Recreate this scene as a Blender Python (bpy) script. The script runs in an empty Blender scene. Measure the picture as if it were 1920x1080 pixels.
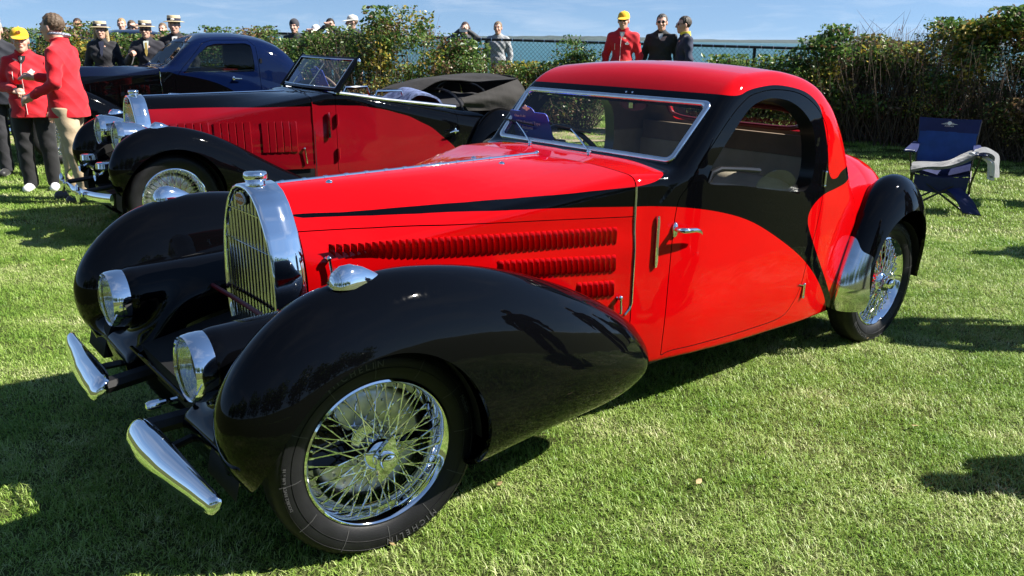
import bpy, math, random
import numpy as np
from mathutils import Vector, Matrix
random.seed(7)
rng = np.random.default_rng(7)
scene = bpy.context.scene
COL = scene.collection
R = math.radians

# ------------------------------------------------------------------ camera
cam_data = bpy.data.cameras.new('camera')
cam_data.sensor_width = 36.0
cam_data.lens = 28.87
cam_data.clip_start = 0.05
cam_data.clip_end = 30000
camera = bpy.data.objects.new('camera', cam_data)
COL.objects.link(camera)
camera.matrix_world = (Matrix.Translation((0, 0, 1.668)) @ Matrix.Rotation(R(90 - 16.932), 4, 'X')
                       @ Matrix.Rotation(R(0.788), 4, 'Z'))
scene.camera = camera

# ------------------------------------------------------------------ sky and sun
SUN_EL, SUN_AZ = R(41.5), R(-2)          # azimuth: from world +X towards +Y
world = bpy.data.worlds.new('World')
scene.world = world
world.use_nodes = True
nt = world.node_tree
nt.nodes.clear()
w_out = nt.nodes.new('ShaderNodeOutputWorld')
w_bg = nt.nodes.new('ShaderNodeBackground')
w_bg.inputs['Strength'].default_value = 0.06
sky = nt.nodes.new('ShaderNodeTexSky')
sky.sky_type = 'NISHITA'
sky.sun_disc = False
sky.sun_elevation = SUN_EL
sky.sun_rotation = math.pi / 2 - SUN_AZ
sky.air_density = 1.0
sky.dust_density = 0.0
sky.ozone_density = 4.0
# the dome is read a little above the true horizon, all the way round: a clear, dry blue
stc = nt.nodes.new('ShaderNodeTexCoord'); ssep = nt.nodes.new('ShaderNodeSeparateXYZ'); scomb = nt.nodes.new('ShaderNodeCombineXYZ')
nt.links.new(stc.outputs['Generated'], ssep.inputs[0])
sz = nt.nodes.new('ShaderNodeMath'); sz.operation = 'MAXIMUM'; sz.inputs[1].default_value = 0.0; nt.links.new(ssep.outputs['Z'], sz.inputs[0])
sz2 = nt.nodes.new('ShaderNodeMath'); sz2.operation = 'MULTIPLY_ADD'; sz2.inputs[1].default_value = .88; sz2.inputs[2].default_value = .16; nt.links.new(sz.outputs[0], sz2.inputs[0])
nt.links.new(ssep.outputs['X'], scomb.inputs[0]); nt.links.new(ssep.outputs['Y'], scomb.inputs[1]); nt.links.new(sz2.outputs[0], scomb.inputs[2])
snm = nt.nodes.new('ShaderNodeVectorMath'); snm.operation = 'NORMALIZE'; nt.links.new(scomb.outputs[0], snm.inputs[0]); nt.links.new(snm.outputs[0], sky.inputs['Vector'])
# thin fair-weather cloud laid over the sky, the same all the way round
tc = nt.nodes.new('ShaderNodeTexCoord')
sep = nt.nodes.new('ShaderNodeSeparateXYZ')
nt.links.new(tc.outputs['Generated'], sep.inputs[0])
zmax = nt.nodes.new('ShaderNodeMath'); zmax.operation = 'MAXIMUM'; zmax.inputs[1].default_value = 0.0
nt.links.new(sep.outputs['Z'], zmax.inputs[0])
zadd = nt.nodes.new('ShaderNodeMath'); zadd.operation = 'ADD'; zadd.inputs[1].default_value = 0.12
nt.links.new(zmax.outputs[0], zadd.inputs[0])
dx = nt.nodes.new('ShaderNodeMath'); dx.operation = 'DIVIDE'
dy = nt.nodes.new('ShaderNodeMath'); dy.operation = 'DIVIDE'
nt.links.new(sep.outputs['X'], dx.inputs[0]); nt.links.new(zadd.outputs[0], dx.inputs[1])
nt.links.new(sep.outputs['Y'], dy.inputs[0]); nt.links.new(zadd.outputs[0], dy.inputs[1])
comb = nt.nodes.new('ShaderNodeCombineXYZ')
nt.links.new(dx.outputs[0], comb.inputs[0]); nt.links.new(dy.outputs[0], comb.inputs[1])
cn = nt.nodes.new('ShaderNodeTexNoise'); cn.inputs['Scale'].default_value = 1.1
cn.inputs['Detail'].default_value = 9; cn.inputs['Roughness'].default_value = 0.62
cn.inputs['Distortion'].default_value = 0.5
nt.links.new(comb.outputs[0], cn.inputs['Vector'])
cr = nt.nodes.new('ShaderNodeValToRGB')
cr.color_ramp.elements[0].position = 0.50; cr.color_ramp.elements[0].color = (0, 0, 0, 1)
cr.color_ramp.elements[1].position = 0.80; cr.color_ramp.elements[1].color = (0.26, 0.26, 0.26, 1)
nt.links.new(cn.outputs['Fac'], cr.inputs[0])
cmix = nt.nodes.new('ShaderNodeMix'); cmix.data_type = 'RGBA'
nt.links.new(cr.outputs[0], cmix.inputs['Factor'])
nt.links.new(sky.outputs[0], cmix.inputs[6]); cmix.inputs[7].default_value = (8.2, 8.4, 8.8, 1)
nt.links.new(cmix.outputs[2], w_bg.inputs['Color'])
nt.links.new(w_bg.outputs[0], w_out.inputs['Surface'])

sun_data = bpy.data.lights.new('sun', 'SUN')
sun_data.energy = 5.0
sun_data.angle = R(0.55)
sun_data.color = (1.0, 0.95, 0.86)
sun = bpy.data.objects.new('sun', sun_data)
COL.objects.link(sun)
sdir = Vector((math.cos(SUN_EL) * math.cos(SUN_AZ), math.cos(SUN_EL) * math.sin(SUN_AZ), math.sin(SUN_EL)))
sun.rotation_euler = sdir.to_track_quat('Z', 'Y').to_euler()
sun.location = (30, 4, 28)

scene.view_settings.view_transform = 'Standard'
scene.view_settings.look = 'None'
scene.view_settings.exposure = 1.3
scene.view_settings.gamma = 1.0
scene.view_settings.use_curve_mapping = False
scene.render.engine = 'CYCLES'
scene.cycles.max_bounces = 8
scene.cycles.transparent_max_bounces = 12
scene.cycles.caustics_reflective = False
scene.cycles.caustics_refractive = False

# ------------------------------------------------------------------ materials
def mat(name, col, rough=0.5, metal=0.0, coat=0.0, coat_rough=0.03, var=0.0, vscale=20, bump=0.0, bscale=120,
        col2=None, spec=0.5, sheen=0.0, stretch=None, trans=0.0, ior=1.45, sub=0.0, thin=0.0):
    m = bpy.data.materials.new(name); m.use_nodes = True
    t = m.node_tree; b = t.nodes['Principled BSDF']
    b.inputs['Base Color'].default_value = (*col, 1); b.inputs['Roughness'].default_value = rough
    b.inputs['Metallic'].default_value = metal; b.inputs['Coat Weight'].default_value = coat
    b.inputs['Coat Roughness'].default_value = coat_rough; b.inputs['Coat IOR'].default_value = 1.42; b.inputs['Specular IOR Level'].default_value = spec
    b.inputs['Sheen Weight'].default_value = sheen; b.inputs['Transmission Weight'].default_value = trans
    b.inputs['IOR'].default_value = ior
    if sub: b.inputs['Subsurface Weight'].default_value = sub; b.inputs['Subsurface Radius'].default_value = (.02, .008, .005)
    if var or bump or col2:
        tcn = t.nodes.new('ShaderNodeTexCoord'); vec = tcn.outputs['Object']
        if stretch:
            mp = t.nodes.new('ShaderNodeMapping'); mp.inputs['Scale'].default_value = stretch
            t.links.new(vec, mp.inputs[0]); vec = mp.outputs[0]
    if var or col2:
        n = t.nodes.new('ShaderNodeTexNoise'); n.inputs['Scale'].default_value = vscale; n.inputs['Detail'].default_value = 5
        t.links.new(vec, n.inputs['Vector'])
        mx = t.nodes.new('ShaderNodeMix'); mx.data_type = 'RGBA'
        c2 = col2 if col2 else tuple(max(0, c * (1 - var)) for c in col)
        c1 = col if col2 else tuple(min(1, c * (1 + var)) for c in col)
        mx.inputs[6].default_value = (*c1, 1); mx.inputs[7].default_value = (*c2, 1)
        rp = t.nodes.new('ShaderNodeMapRange'); rp.inputs[1].default_value = .35; rp.inputs[2].default_value = .65
        t.links.new(n.outputs['Fac'], rp.inputs[0]); t.links.new(rp.outputs[0], mx.inputs['Factor'])
        t.links.new(mx.outputs[2], b.inputs['Base Color'])
    if bump:
        n2 = t.nodes.new('ShaderNodeTexNoise'); n2.inputs['Scale'].default_value = bscale; n2.inputs['Detail'].default_value = 4
        t.links.new(vec, n2.inputs['Vector'])
        bp = t.nodes.new('ShaderNodeBump'); bp.inputs['Strength'].default_value = bump; bp.inputs['Distance'].default_value = .02
        t.links.new(n2.outputs['Fac'], bp.inputs['Height']); t.links.new(bp.outputs[0], b.inputs['Normal'])
    return m

def paint(name, col, rough=0.32, peel=0.012, ior=1.36):
    m = mat(name, col, rough, 0, 1.0, 0.015, var=.05, vscale=3, spec=0.0)
    t = m.node_tree; b = t.nodes['Principled BSDF']; b.inputs['Coat IOR'].default_value = ior
    tcn = t.nodes.new('ShaderNodeTexCoord')
    n = t.nodes.new('ShaderNodeTexNoise'); n.inputs['Scale'].default_value = 7; n.inputs['Detail'].default_value = 2
    t.links.new(tcn.outputs['Object'], n.inputs['Vector'])
    bp = t.nodes.new('ShaderNodeBump'); bp.inputs['Strength'].default_value = peel; bp.inputs['Distance'].default_value = .05
    t.links.new(n.outputs['Fac'], bp.inputs['Height']); t.links.new(bp.outputs[0], b.inputs['Coat Normal'])
    # fine dust that dulls the coat a little
    d = t.nodes.new('ShaderNodeTexNoise'); d.inputs['Scale'].default_value = 60; d.inputs['Detail'].default_value = 6
    t.links.new(tcn.outputs['Object'], d.inputs['Vector'])
    mr = t.nodes.new('ShaderNodeMapRange'); mr.inputs[1].default_value = .45; mr.inputs[2].default_value = .8
    mr.inputs[3].default_value = .012; mr.inputs[4].default_value = .06
    t.links.new(d.outputs['Fac'], mr.inputs[0]); t.links.new(mr.outputs[0], b.inputs['Coat Roughness'])
    return m

M = {}
M['red'] = paint('red_paint', (0.46, 0.0012, 0.0022))
M['dred'] = paint('dark_red_paint', (0.17, 0.0025, 0.007))
M['black'] = paint('black_paint', (0.0012, 0.0013, 0.0018), .5, ior=1.29)
M['blue'] = paint('blue_paint', (0.0018, 0.0055, 0.030))
M['navyp'] = paint('navy_paint', (0.003, 0.005, 0.016))
M['chrome'] = mat('chrome', (.88, .89, .90), .045, 1.0)
M['chrome_soft'] = mat('worn_chrome', (.72, .73, .74), .12, 1.0, var=.06, vscale=30)
M['alu'] = mat('aluminium', (.62, .62, .60), .32, 1.0, var=.12, vscale=25)
M['rubber'] = mat('tyre_rubber', (.007, .007, .008), .5, spec=.3, var=.25, vscale=15, bump=.05, bscale=200)
M['dusty_rubber'] = mat('dusty_rubber', (.07, .066, .06), .75, var=.35, vscale=25)
M['lettering'] = mat('tyre_lettering', (.06, .06, .062), .5)
M['tyre_line'] = mat('tyre_scuff', (.045, .045, .045), .6)
M['darkmetal'] = mat('dark_metal', (.005, .005, .0055), .45, 0, var=.3)
M['void'] = mat('cavity_shade_black', (.0025, .0025, .0025), .85)  # near-black for cavities; also paints shade into panel gaps and slat backs
M['dlining'] = mat('black_trim', (.008, .008, .009), .30)
M['lining'] = mat('beige_lining', (.47, .40, .30), .85, var=.12, vscale=8, bump=.1, bscale=300)
M['lining2'] = mat('brown_lining', (.24, .17, .12), .8, var=.12, vscale=8, bump=.1, bscale=300)
M['leather'] = mat('beige_leather', (.50, .43, .33), .5, var=.12, vscale=10, bump=.08, bscale=150)
M['maroon'] = mat('maroon_trim', (.12, .006, .010), .35)
M['white'] = mat('white_print', (.8, .8, .8), .5)
M['navy'] = mat('navy_print', (.045, .08, .46), .45)
M['badge_red'] = mat('badge_red', (.30, .004, .008), .2, coat=1)
M['reflector'] = mat('lamp_reflector', (.55, .56, .56), .12, 1.0)
M['red_lens'] = mat('red_lens', (.5, .01, .01), .1, coat=1)

def glass(name, tint=(1, 1, 1), ior=1.45, bump=False):
    m = bpy.data.materials.new(name); m.use_nodes = True; t = m.node_tree; t.nodes.clear()
    o = t.nodes.new('ShaderNodeOutputMaterial'); tr = t.nodes.new('ShaderNodeBsdfTransparent'); gl = t.nodes.new('ShaderNodeBsdfGlossy')
    tr.inputs[0].default_value = (*tint, 1); gl.inputs['Roughness'].default_value = .01
    fr = t.nodes.new('ShaderNodeFresnel'); ge = t.nodes.new('ShaderNodeNewGeometry'); mr = t.nodes.new('ShaderNodeMapRange')
    mr.inputs[3].default_value = ior; mr.inputs[4].default_value = 1 / ior      # same reflectance from either face of the pane
    t.links.new(ge.outputs['Backfacing'], mr.inputs[0]); t.links.new(mr.outputs[0], fr.inputs[0])
    if bump:
        tcn = t.nodes.new('ShaderNodeTexCoord'); wv = t.nodes.new('ShaderNodeTexWave'); wv.bands_direction = 'Y'; wv.inputs['Scale'].default_value = 22; bpn = t.nodes.new('ShaderNodeBump'); bpn.inputs['Strength'].default_value = .6; bpn.inputs['Distance'].default_value = .01
        t.links.new(tcn.outputs['Object'], wv.inputs['Vector']); t.links.new(wv.outputs['Fac'], bpn.inputs['Height']); t.links.new(bpn.outputs[0], gl.inputs['Normal'])
    mx = t.nodes.new('ShaderNodeMixShader')
    t.links.new(fr.outputs[0], mx.inputs[0]); t.links.new(tr.outputs[0], mx.inputs[1]); t.links.new(gl.outputs[0], mx.inputs[2])
    t.links.new(mx.outputs[0], o.inputs[0]); return m
M['glass'] = glass('window_glass', (.86, .90, .88))
M['lens'] = glass('lens_glass', (.93, .95, .95), ior=1.8, bump=True)
M['glass_dark'] = glass('tinted_glass', (.45, .50, .48))

# ------------------------------------------------------------------ objects and meshes
def link(o, parent=None):
    COL.objects.link(o)
    if parent is not None: o.parent = parent
    return o
def empty(name, loc=(0, 0, 0), rz=0, parent=None):
    o = bpy.data.objects.new(name, None); o.location = loc; o.rotation_euler = (0, 0, rz); o.empty_display_size = .1
    return link(o, parent)
def tag(o, label=None, cat=None, group=None, kind=None):
    if label: o['label'] = label
    if cat: o['category'] = cat
    if group: o['group'] = group
    if kind: o['kind'] = kind
    return o
def mesh_from(name, V, F, mats, fm=None, N=None, smooth=True, sharp=None):
    V = np.asarray(V, np.float32).reshape(-1, 3)
    me = bpy.data.meshes.new(name)
    if isinstance(F, np.ndarray) and F.ndim == 2:
        k = F.shape[1]; nf = len(F)
        me.vertices.add(len(V)); me.vertices.foreach_set('co', V.ravel())
        me.loops.add(nf * k); me.loops.foreach_set('vertex_index', F.astype(np.int32).ravel())
        me.polygons.add(nf); me.polygons.foreach_set('loop_start', np.arange(0, nf * k, k, dtype=np.int32))
        me.update(calc_edges=True)
    else:
        me.from_pydata([tuple(v) for v in V.tolist()], [], [tuple(int(i) for i in f) for f in F]); me.update()
    for m in (mats if isinstance(mats, (list, tuple)) else [mats]): me.materials.append(m)
    if fm is not None: me.polygons.foreach_set('material_index', np.asarray(fm, np.int32))
    me.polygons.foreach_set('use_smooth', np.full(len(me.polygons), smooth))
    me.validate()
    if sharp is not None and smooth: me.set_sharp_from_angle(angle=R(sharp))
    if N is not None and len(me.vertices) == len(N):
        me.normals_split_custom_set_from_vertices([tuple(n) for n in np.asarray(N, float).tolist()])
    return me
def obj(name, me, parent=None, loc=(0, 0, 0), rot=(0, 0, 0)):
    o = bpy.data.objects.new(name, me); o.location = loc; o.rotation_euler = rot
    return link(o, parent)
def copy_tree(o, parent=None):
    kids = list(o.children); c = o.copy(); link(c)
    if parent is not None: c.parent = parent
    for ch in kids: copy_tree(ch, c)
    return c

class B:
    """collects shapes into one mesh"""
    def __init__(s): s.V = []; s.F = []; s.m = []; s.cur = 0
    def add(s, V, F):
        o = len(s.V); s.V += [tuple(map(float, v)) for v in V]
        for f in F: s.F.append(tuple(o + i for i in f)); s.m.append(s.cur)
        return s
    def mat(s, i): s.cur = i; return s
    def box(s, lo, hi, rot=None, org=None):
        (a, b, c), (d, e, f) = lo, hi
        V = [(a, b, c), (d, b, c), (d, e, c), (a, e, c), (a, b, f), (d, b, f), (d, e, f), (a, e, f)]
        if rot is not None: V = [rot @ Vector(v) + (Vector(org) if org else Vector()) for v in V]
        return s.add(V, [(0, 3, 2, 1), (4, 5, 6, 7), (0, 1, 5, 4), (1, 2, 6, 5), (2, 3, 7, 6), (3, 0, 4, 7)])
    def rings(s, rings, closed=False, caps=True, wrap=True):
        n = len(rings[0]); V = [p for r in rings for p in r]; F = []; k = len(rings)
        for i in range(k if closed else k - 1):
            j = (i + 1) % k
            for a in range(n if wrap else n - 1):
                b = (a + 1) % n; F.append((i * n + a, i * n + b, j * n + b, j * n + a))
        if caps and not closed: F.append(tuple(range(n - 1, -1, -1))); F.append(tuple((k - 1) * n + a for a in range(n)))
        return s.add(V, F)
    def tube(s, pts, r, n=8, closed=False, caps=True, flat=1.0, up=None):
        P = [Vector(p) for p in pts]; k = len(P); rr = r if hasattr(r, '__len__') else [r] * k
        rings = []; prev = None
        for i in range(k):
            if closed: t = P[(i + 1) % k] - P[i - 1]
            else: t = P[min(i + 1, k - 1)] - P[max(i - 1, 0)]
            t.normalize()
            if prev is None:
                u = Vector(up) if up else (Vector((0, 0, 1)) if abs(t.z) < .9 else Vector((1, 0, 0)))
            else: u = prev
            u = (u - t * u.dot(t)).normalized(); prev = u; w = t.cross(u)
            rings.append([P[i] + (u * math.cos(a) * flat + w * math.sin(a)) * rr[i] for a in (2 * math.pi * q / n for q in range(n))])
        return s.rings(rings, closed, caps)
    def lathe(s, prof, n=32, axis='z', c=(0, 0, 0), caps=False):
        rings = []
        for r, h in prof:
            ring = []
            for q in range(n):
                a = 2 * math.pi * q / n; x, y = r * math.cos(a), r * math.sin(a)
                p = {'z': (x, y, h), 'y': (x, h, -y), 'x': (h, x, y)}[axis]
                ring.append((p[0] + c[0], p[1] + c[1], p[2] + c[2]))
            rings.append(ring)
        return s.rings(rings, caps=caps)
    def ball(s, c, r, n=12, m=8, rot=None):
        r = r if hasattr(r, '__len__') else (r, r, r); rings = []
        for i in range(m + 1):
            t = math.pi * i / m; ring = []
            for q in range(n):
                a = 2 * math.pi * q / n
                v = Vector((math.sin(t) * math.cos(a) * r[0], math.sin(t) * math.sin(a) * r[1], -math.cos(t) * r[2]))
                if rot is not None: v = rot @ v
                ring.append(Vector(c) + v)
            rings.append(ring)
        return s.rings(rings, caps=False)
    def prism(s, poly, fn, d0, d1):
        """poly 2D points, fn(u,v,d)->3D"""
        n = len(poly); V = [fn(u, v, d0) for u, v in poly] + [fn(u, v, d1) for u, v in poly]
        F = [tuple(range(n - 1, -1, -1)), tuple(range(n, 2 * n))] + [(i, (i + 1) % n, n + (i + 1) % n, n + i) for i in range(n)]
        return s.add(V, F)
    def me(s, name, mats, smooth=True, sharp=38):
        me = mesh_from(name, s.V, s.F, mats, s.m, None, smooth, None)
        bm_fix(me)
        if smooth: me.set_sharp_from_angle(angle=R(sharp))
        return me
    def build(s, name, mats, parent=None, smooth=True, sharp=38, loc=(0, 0, 0), rot=(0, 0, 0)):
        return obj(name, s.me(name, mats, smooth, sharp), parent, loc, rot)
import bmesh
def bm_fix(me):
    bm = bmesh.new(); bm.from_mesh(me); bmesh.ops.recalc_face_normals(bm, faces=bm.faces); bm.to_mesh(me); bm.free()

def text_mesh(body, size, extrude=.0005, italic=False, align='CENTER'):
    cu = bpy.data.curves.new('txt', 'FONT'); cu.body = body; cu.size = size; cu.extrude = extrude; cu.align_x = align; cu.align_y = 'CENTER'
    cu.resolution_u = 2
    if italic: cu.shear = .3
    o = bpy.data.objects.new('txt', cu); COL.objects.link(o)
    dg = bpy.context.evaluated_depsgraph_get(); me = bpy.data.meshes.new_from_object(o.evaluated_get(dg))
    V = [tuple(v.co) for v in me.vertices]; F = [tuple(p.vertices) for p in me.polygons]
    bpy.data.objects.remove(o); bpy.data.curves.remove(cu); bpy.data.meshes.remove(me)
    return V, F

# ------------------------------------------------------------------ implicit surfaces
def lerp(xs, ys, x): return np.interp(x, xs, ys)
class Spl:
    # monotone-ish cubic (Catmull/hermite) 1D
    def __init__(s,pts):
        a=np.array(pts,float); s.x=a[:,0]; s.y=a[:,1]
        d=np.diff(s.y)/np.diff(s.x); m=np.zeros(len(s.x)); m[0]=d[0]; m[-1]=d[-1]
        for i in range(1,len(m)-1):
            if d[i-1]*d[i]>0:
                w1=2*(s.x[i+1]-s.x[i])+(s.x[i]-s.x[i-1]); w2=(s.x[i+1]-s.x[i])+2*(s.x[i]-s.x[i-1])
                m[i]=(w1+w2)/(w1/d[i-1]+w2/d[i])
        s.m=m
        # table for speed
        n=1200; s.t0=s.x[0]; s.dt=(s.x[-1]-s.x[0])/(n-1)
        t=np.linspace(s.x[0],s.x[-1],n); i=np.clip(np.searchsorted(s.x,t)-1,0,len(s.x)-2)
        h=s.x[i+1]-s.x[i]; u=(t-s.x[i])/h
        s.tab=(2*u**3-3*u**2+1)*s.y[i]+(u**3-2*u**2+u)*h*s.m[i]+(-2*u**3+3*u**2)*s.y[i+1]+(u**3-u**2)*h*s.m[i+1]
        s.tx=t
    def __call__(s,x): return np.interp(x,s.tx,s.tab)
def smax(a,b,k): 
    h=np.maximum(k-np.abs(a-b),0)/k
    return np.maximum(a,b)+h*h*k*.25
def smin(a,b,k): return -smax(-a,-b,k)
def spline_closed(P,n=12):
    P=np.array(P,float);out=[]
    N=len(P)
    for i in range(N):
        a,b,c,d=P[i-1],P[i],P[(i+1)%N],P[(i+2)%N]
        # centripetal-ish via uniform catmull
        for j in range(n):
            t=j/n
            out.append(.5*((2*b)+(c-a)*t+(2*a-5*b+4*c-d)*t*t+(3*b-3*c+d-a)*t**3))
    return np.array(out)
def polysd(P,X,Y):
    """signed distance, negative inside"""
    P=np.asarray(P,float); shp=np.shape(X); X=np.ravel(X);Y=np.ravel(Y)
    d2=np.full(X.shape,1e9); ins=np.zeros(X.shape,bool)
    for i in range(len(P)):
        a=P[i-1];b=P[i];e=b-a;L=e@e
        if L<1e-16: continue
        wx=X-a[0];wy=Y-a[1]
        t=np.clip((wx*e[0]+wy*e[1])/L,0,1)
        d2=np.minimum(d2,(wx-t*e[0])**2+(wy-t*e[1])**2)
        c=(a[1]>Y)!=(b[1]>Y)
        if abs(e[1])>1e-12: ins^=c&(X<a[0]+(Y-a[1])*e[0]/e[1])
    d=np.sqrt(d2); d[ins]*=-1
    return d.reshape(shp)
class PolyField:
    """tabulated polygon signed distance with bicubic-ish (bilinear on fine grid, smoothed) lookup"""
    def __init__(s,P,h=.01,pad=.25):
        P=np.array(P); s.lo=P.min(0)-pad; hi=P.max(0)+pad; s.h=h
        n=np.ceil((hi-s.lo)/h).astype(int)+2
        X,Y=np.meshgrid(s.lo[0]+h*np.arange(n[0]),s.lo[1]+h*np.arange(n[1]),indexing='ij')
        T=polysd(P,X,Y)
        for _ in range(3):
            for ax in (0,1):
                Tp=np.concatenate([np.take(T,[0],ax),T,np.take(T,[-1],ax)],ax)
                n0=T.shape[ax]
                T=.25*np.take(Tp,range(0,n0),ax)+.5*T+.25*np.take(Tp,range(2,n0+2),ax)
        s.T=T
    def __call__(s,x,y):
        # cubic B-spline-ish (quadratic) interpolation for smooth normals
        shp=np.shape(x)
        u=np.clip((np.ravel(x)-s.lo[0])/s.h,1.01,s.T.shape[0]-2.02);v=np.clip((np.ravel(y)-s.lo[1])/s.h,1.01,s.T.shape[1]-2.02)
        i=np.floor(u+.5).astype(int);j=np.floor(v+.5).astype(int);a=u-i;b=v-j
        wa=[.5*(.5-a)**2,.75-a*a,.5*(.5+a)**2];wb=[.5*(.5-b)**2,.75-b*b,.5*(.5+b)**2]
        r=0
        for p in range(3):
            for q in range(3): r=r+wa[p]*wb[q]*s.T[i+p-1,j+q-1]
        return r.reshape(shp)

def grad(f, P, e=.0015):
    x, y, z = P.T
    return np.stack([f(x + e, y, z) - f(x - e, y, z), f(x, y + e, z) - f(x, y - e, z), f(x, y, z + e) - f(x, y, z - e)], 1) / (2 * e)
def surface(f, lo, hi, h, newton=3, lip=1.35):
    """surface nets of f=0; returns vertices, quads, normals"""
    lo = np.array(lo, float); n = np.ceil((np.array(hi) - lo) / h).astype(int) + 1
    K = 4; nc = np.ceil((n - 1) / K).astype(int); n = nc * K + 1
    g = [lo[i] + h * np.arange(n[i]) for i in range(3)]
    cc = [lo[i] + h * K * (np.arange(nc[i]) + .5) for i in range(3)]
    X, Y, Z = np.meshgrid(*cc, indexing='ij'); fc = f(X, Y, Z)
    act = np.abs(fc) < h * K * .9 * lip
    a2 = act.repeat(K, 0).repeat(K, 1).repeat(K, 2)
    m = np.zeros(n, bool)
    for i in (0, 1):
        for j in (0, 1):
            for k in (0, 1): m[i:i + a2.shape[0], j:j + a2.shape[1], k:k + a2.shape[2]] |= a2
    vals = np.full(n, 1.0); sg = np.where(fc < 0, -1.0, 1.0).repeat(K, 0).repeat(K, 1).repeat(K, 2)
    vals[:-1, :-1, :-1] = sg; vals[-1] = vals[-2]; vals[:, -1] = vals[:, -2]; vals[:, :, -1] = vals[:, :, -2]
    I, J, L = np.nonzero(m); vals[I, J, L] = f(g[0][I], g[1][J], g[2][L])
    s = vals < 0; c = np.zeros(tuple(n - 1), np.int8)
    for i in (0, 1):
        for j in (0, 1):
            for k in (0, 1): c += s[i:n[0] - 1 + i, j:n[1] - 1 + j, k:n[2] - 1 + k]
    A = np.argwhere((c > 0) & (c < 8) & a2); ids = np.full(tuple(n - 1), -1); ids[tuple(A.T)] = np.arange(len(A))
    acc = np.zeros((len(A), 3)); cnt = np.zeros(len(A))
    off = [(i, j, k) for i in (0, 1) for j in (0, 1) for k in (0, 1)]
    for a in off:
        for ax in range(3):
            if a[ax]: continue
            b = list(a); b[ax] = 1
            va = vals[A[:, 0] + a[0], A[:, 1] + a[1], A[:, 2] + a[2]]; vb = vals[A[:, 0] + b[0], A[:, 1] + b[1], A[:, 2] + b[2]]
            cr_ = (va < 0) != (vb < 0); t = np.where(cr_, va / np.where(cr_, va - vb, 1), 0)
            p = np.array(a, float)[None] + 0 * acc; p[:, ax] = t
            acc[cr_] += p[cr_]; cnt[cr_] += 1
    P = lo + h * (A + acc / np.maximum(cnt, 1)[:, None])
    Q = []
    for ax in range(3):
        u, v = [(1, 2), (2, 0), (0, 1)][ax]
        s0 = np.take(s, range(0, n[ax] - 1), ax); s1 = np.take(s, range(1, n[ax]), ax)
        E = np.argwhere(s0 != s1)
        E = E[(E[:, u] > 0) & (E[:, v] > 0) & (E[:, u] < n[u] - 1) & (E[:, v] < n[v] - 1)]
        inside = s0[tuple(E.T)]
        def cid(du, dv):
            q = E.copy(); q[:, u] -= du; q[:, v] -= dv; return ids[tuple(q.T)]
        q = np.stack([cid(1, 1), cid(0, 1), cid(0, 0), cid(1, 0)], 1)
        q[~inside] = q[~inside][:, ::-1]
        Q.append(q[(q >= 0).all(1)])
    Q = np.concatenate(Q)
    for _ in range(newton):
        G = grad(f, P); v = f(*P.T); st = -(v / np.maximum((G * G).sum(1), .05))[:, None] * G
        ln = np.linalg.norm(st, axis=1, keepdims=True); P = P + st * np.minimum(1, h * .7 / np.maximum(ln, 1e-9))
    N = grad(f, P); N /= np.maximum(np.linalg.norm(N, axis=1, keepdims=True), 1e-9)
    return P, Q, N

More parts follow.
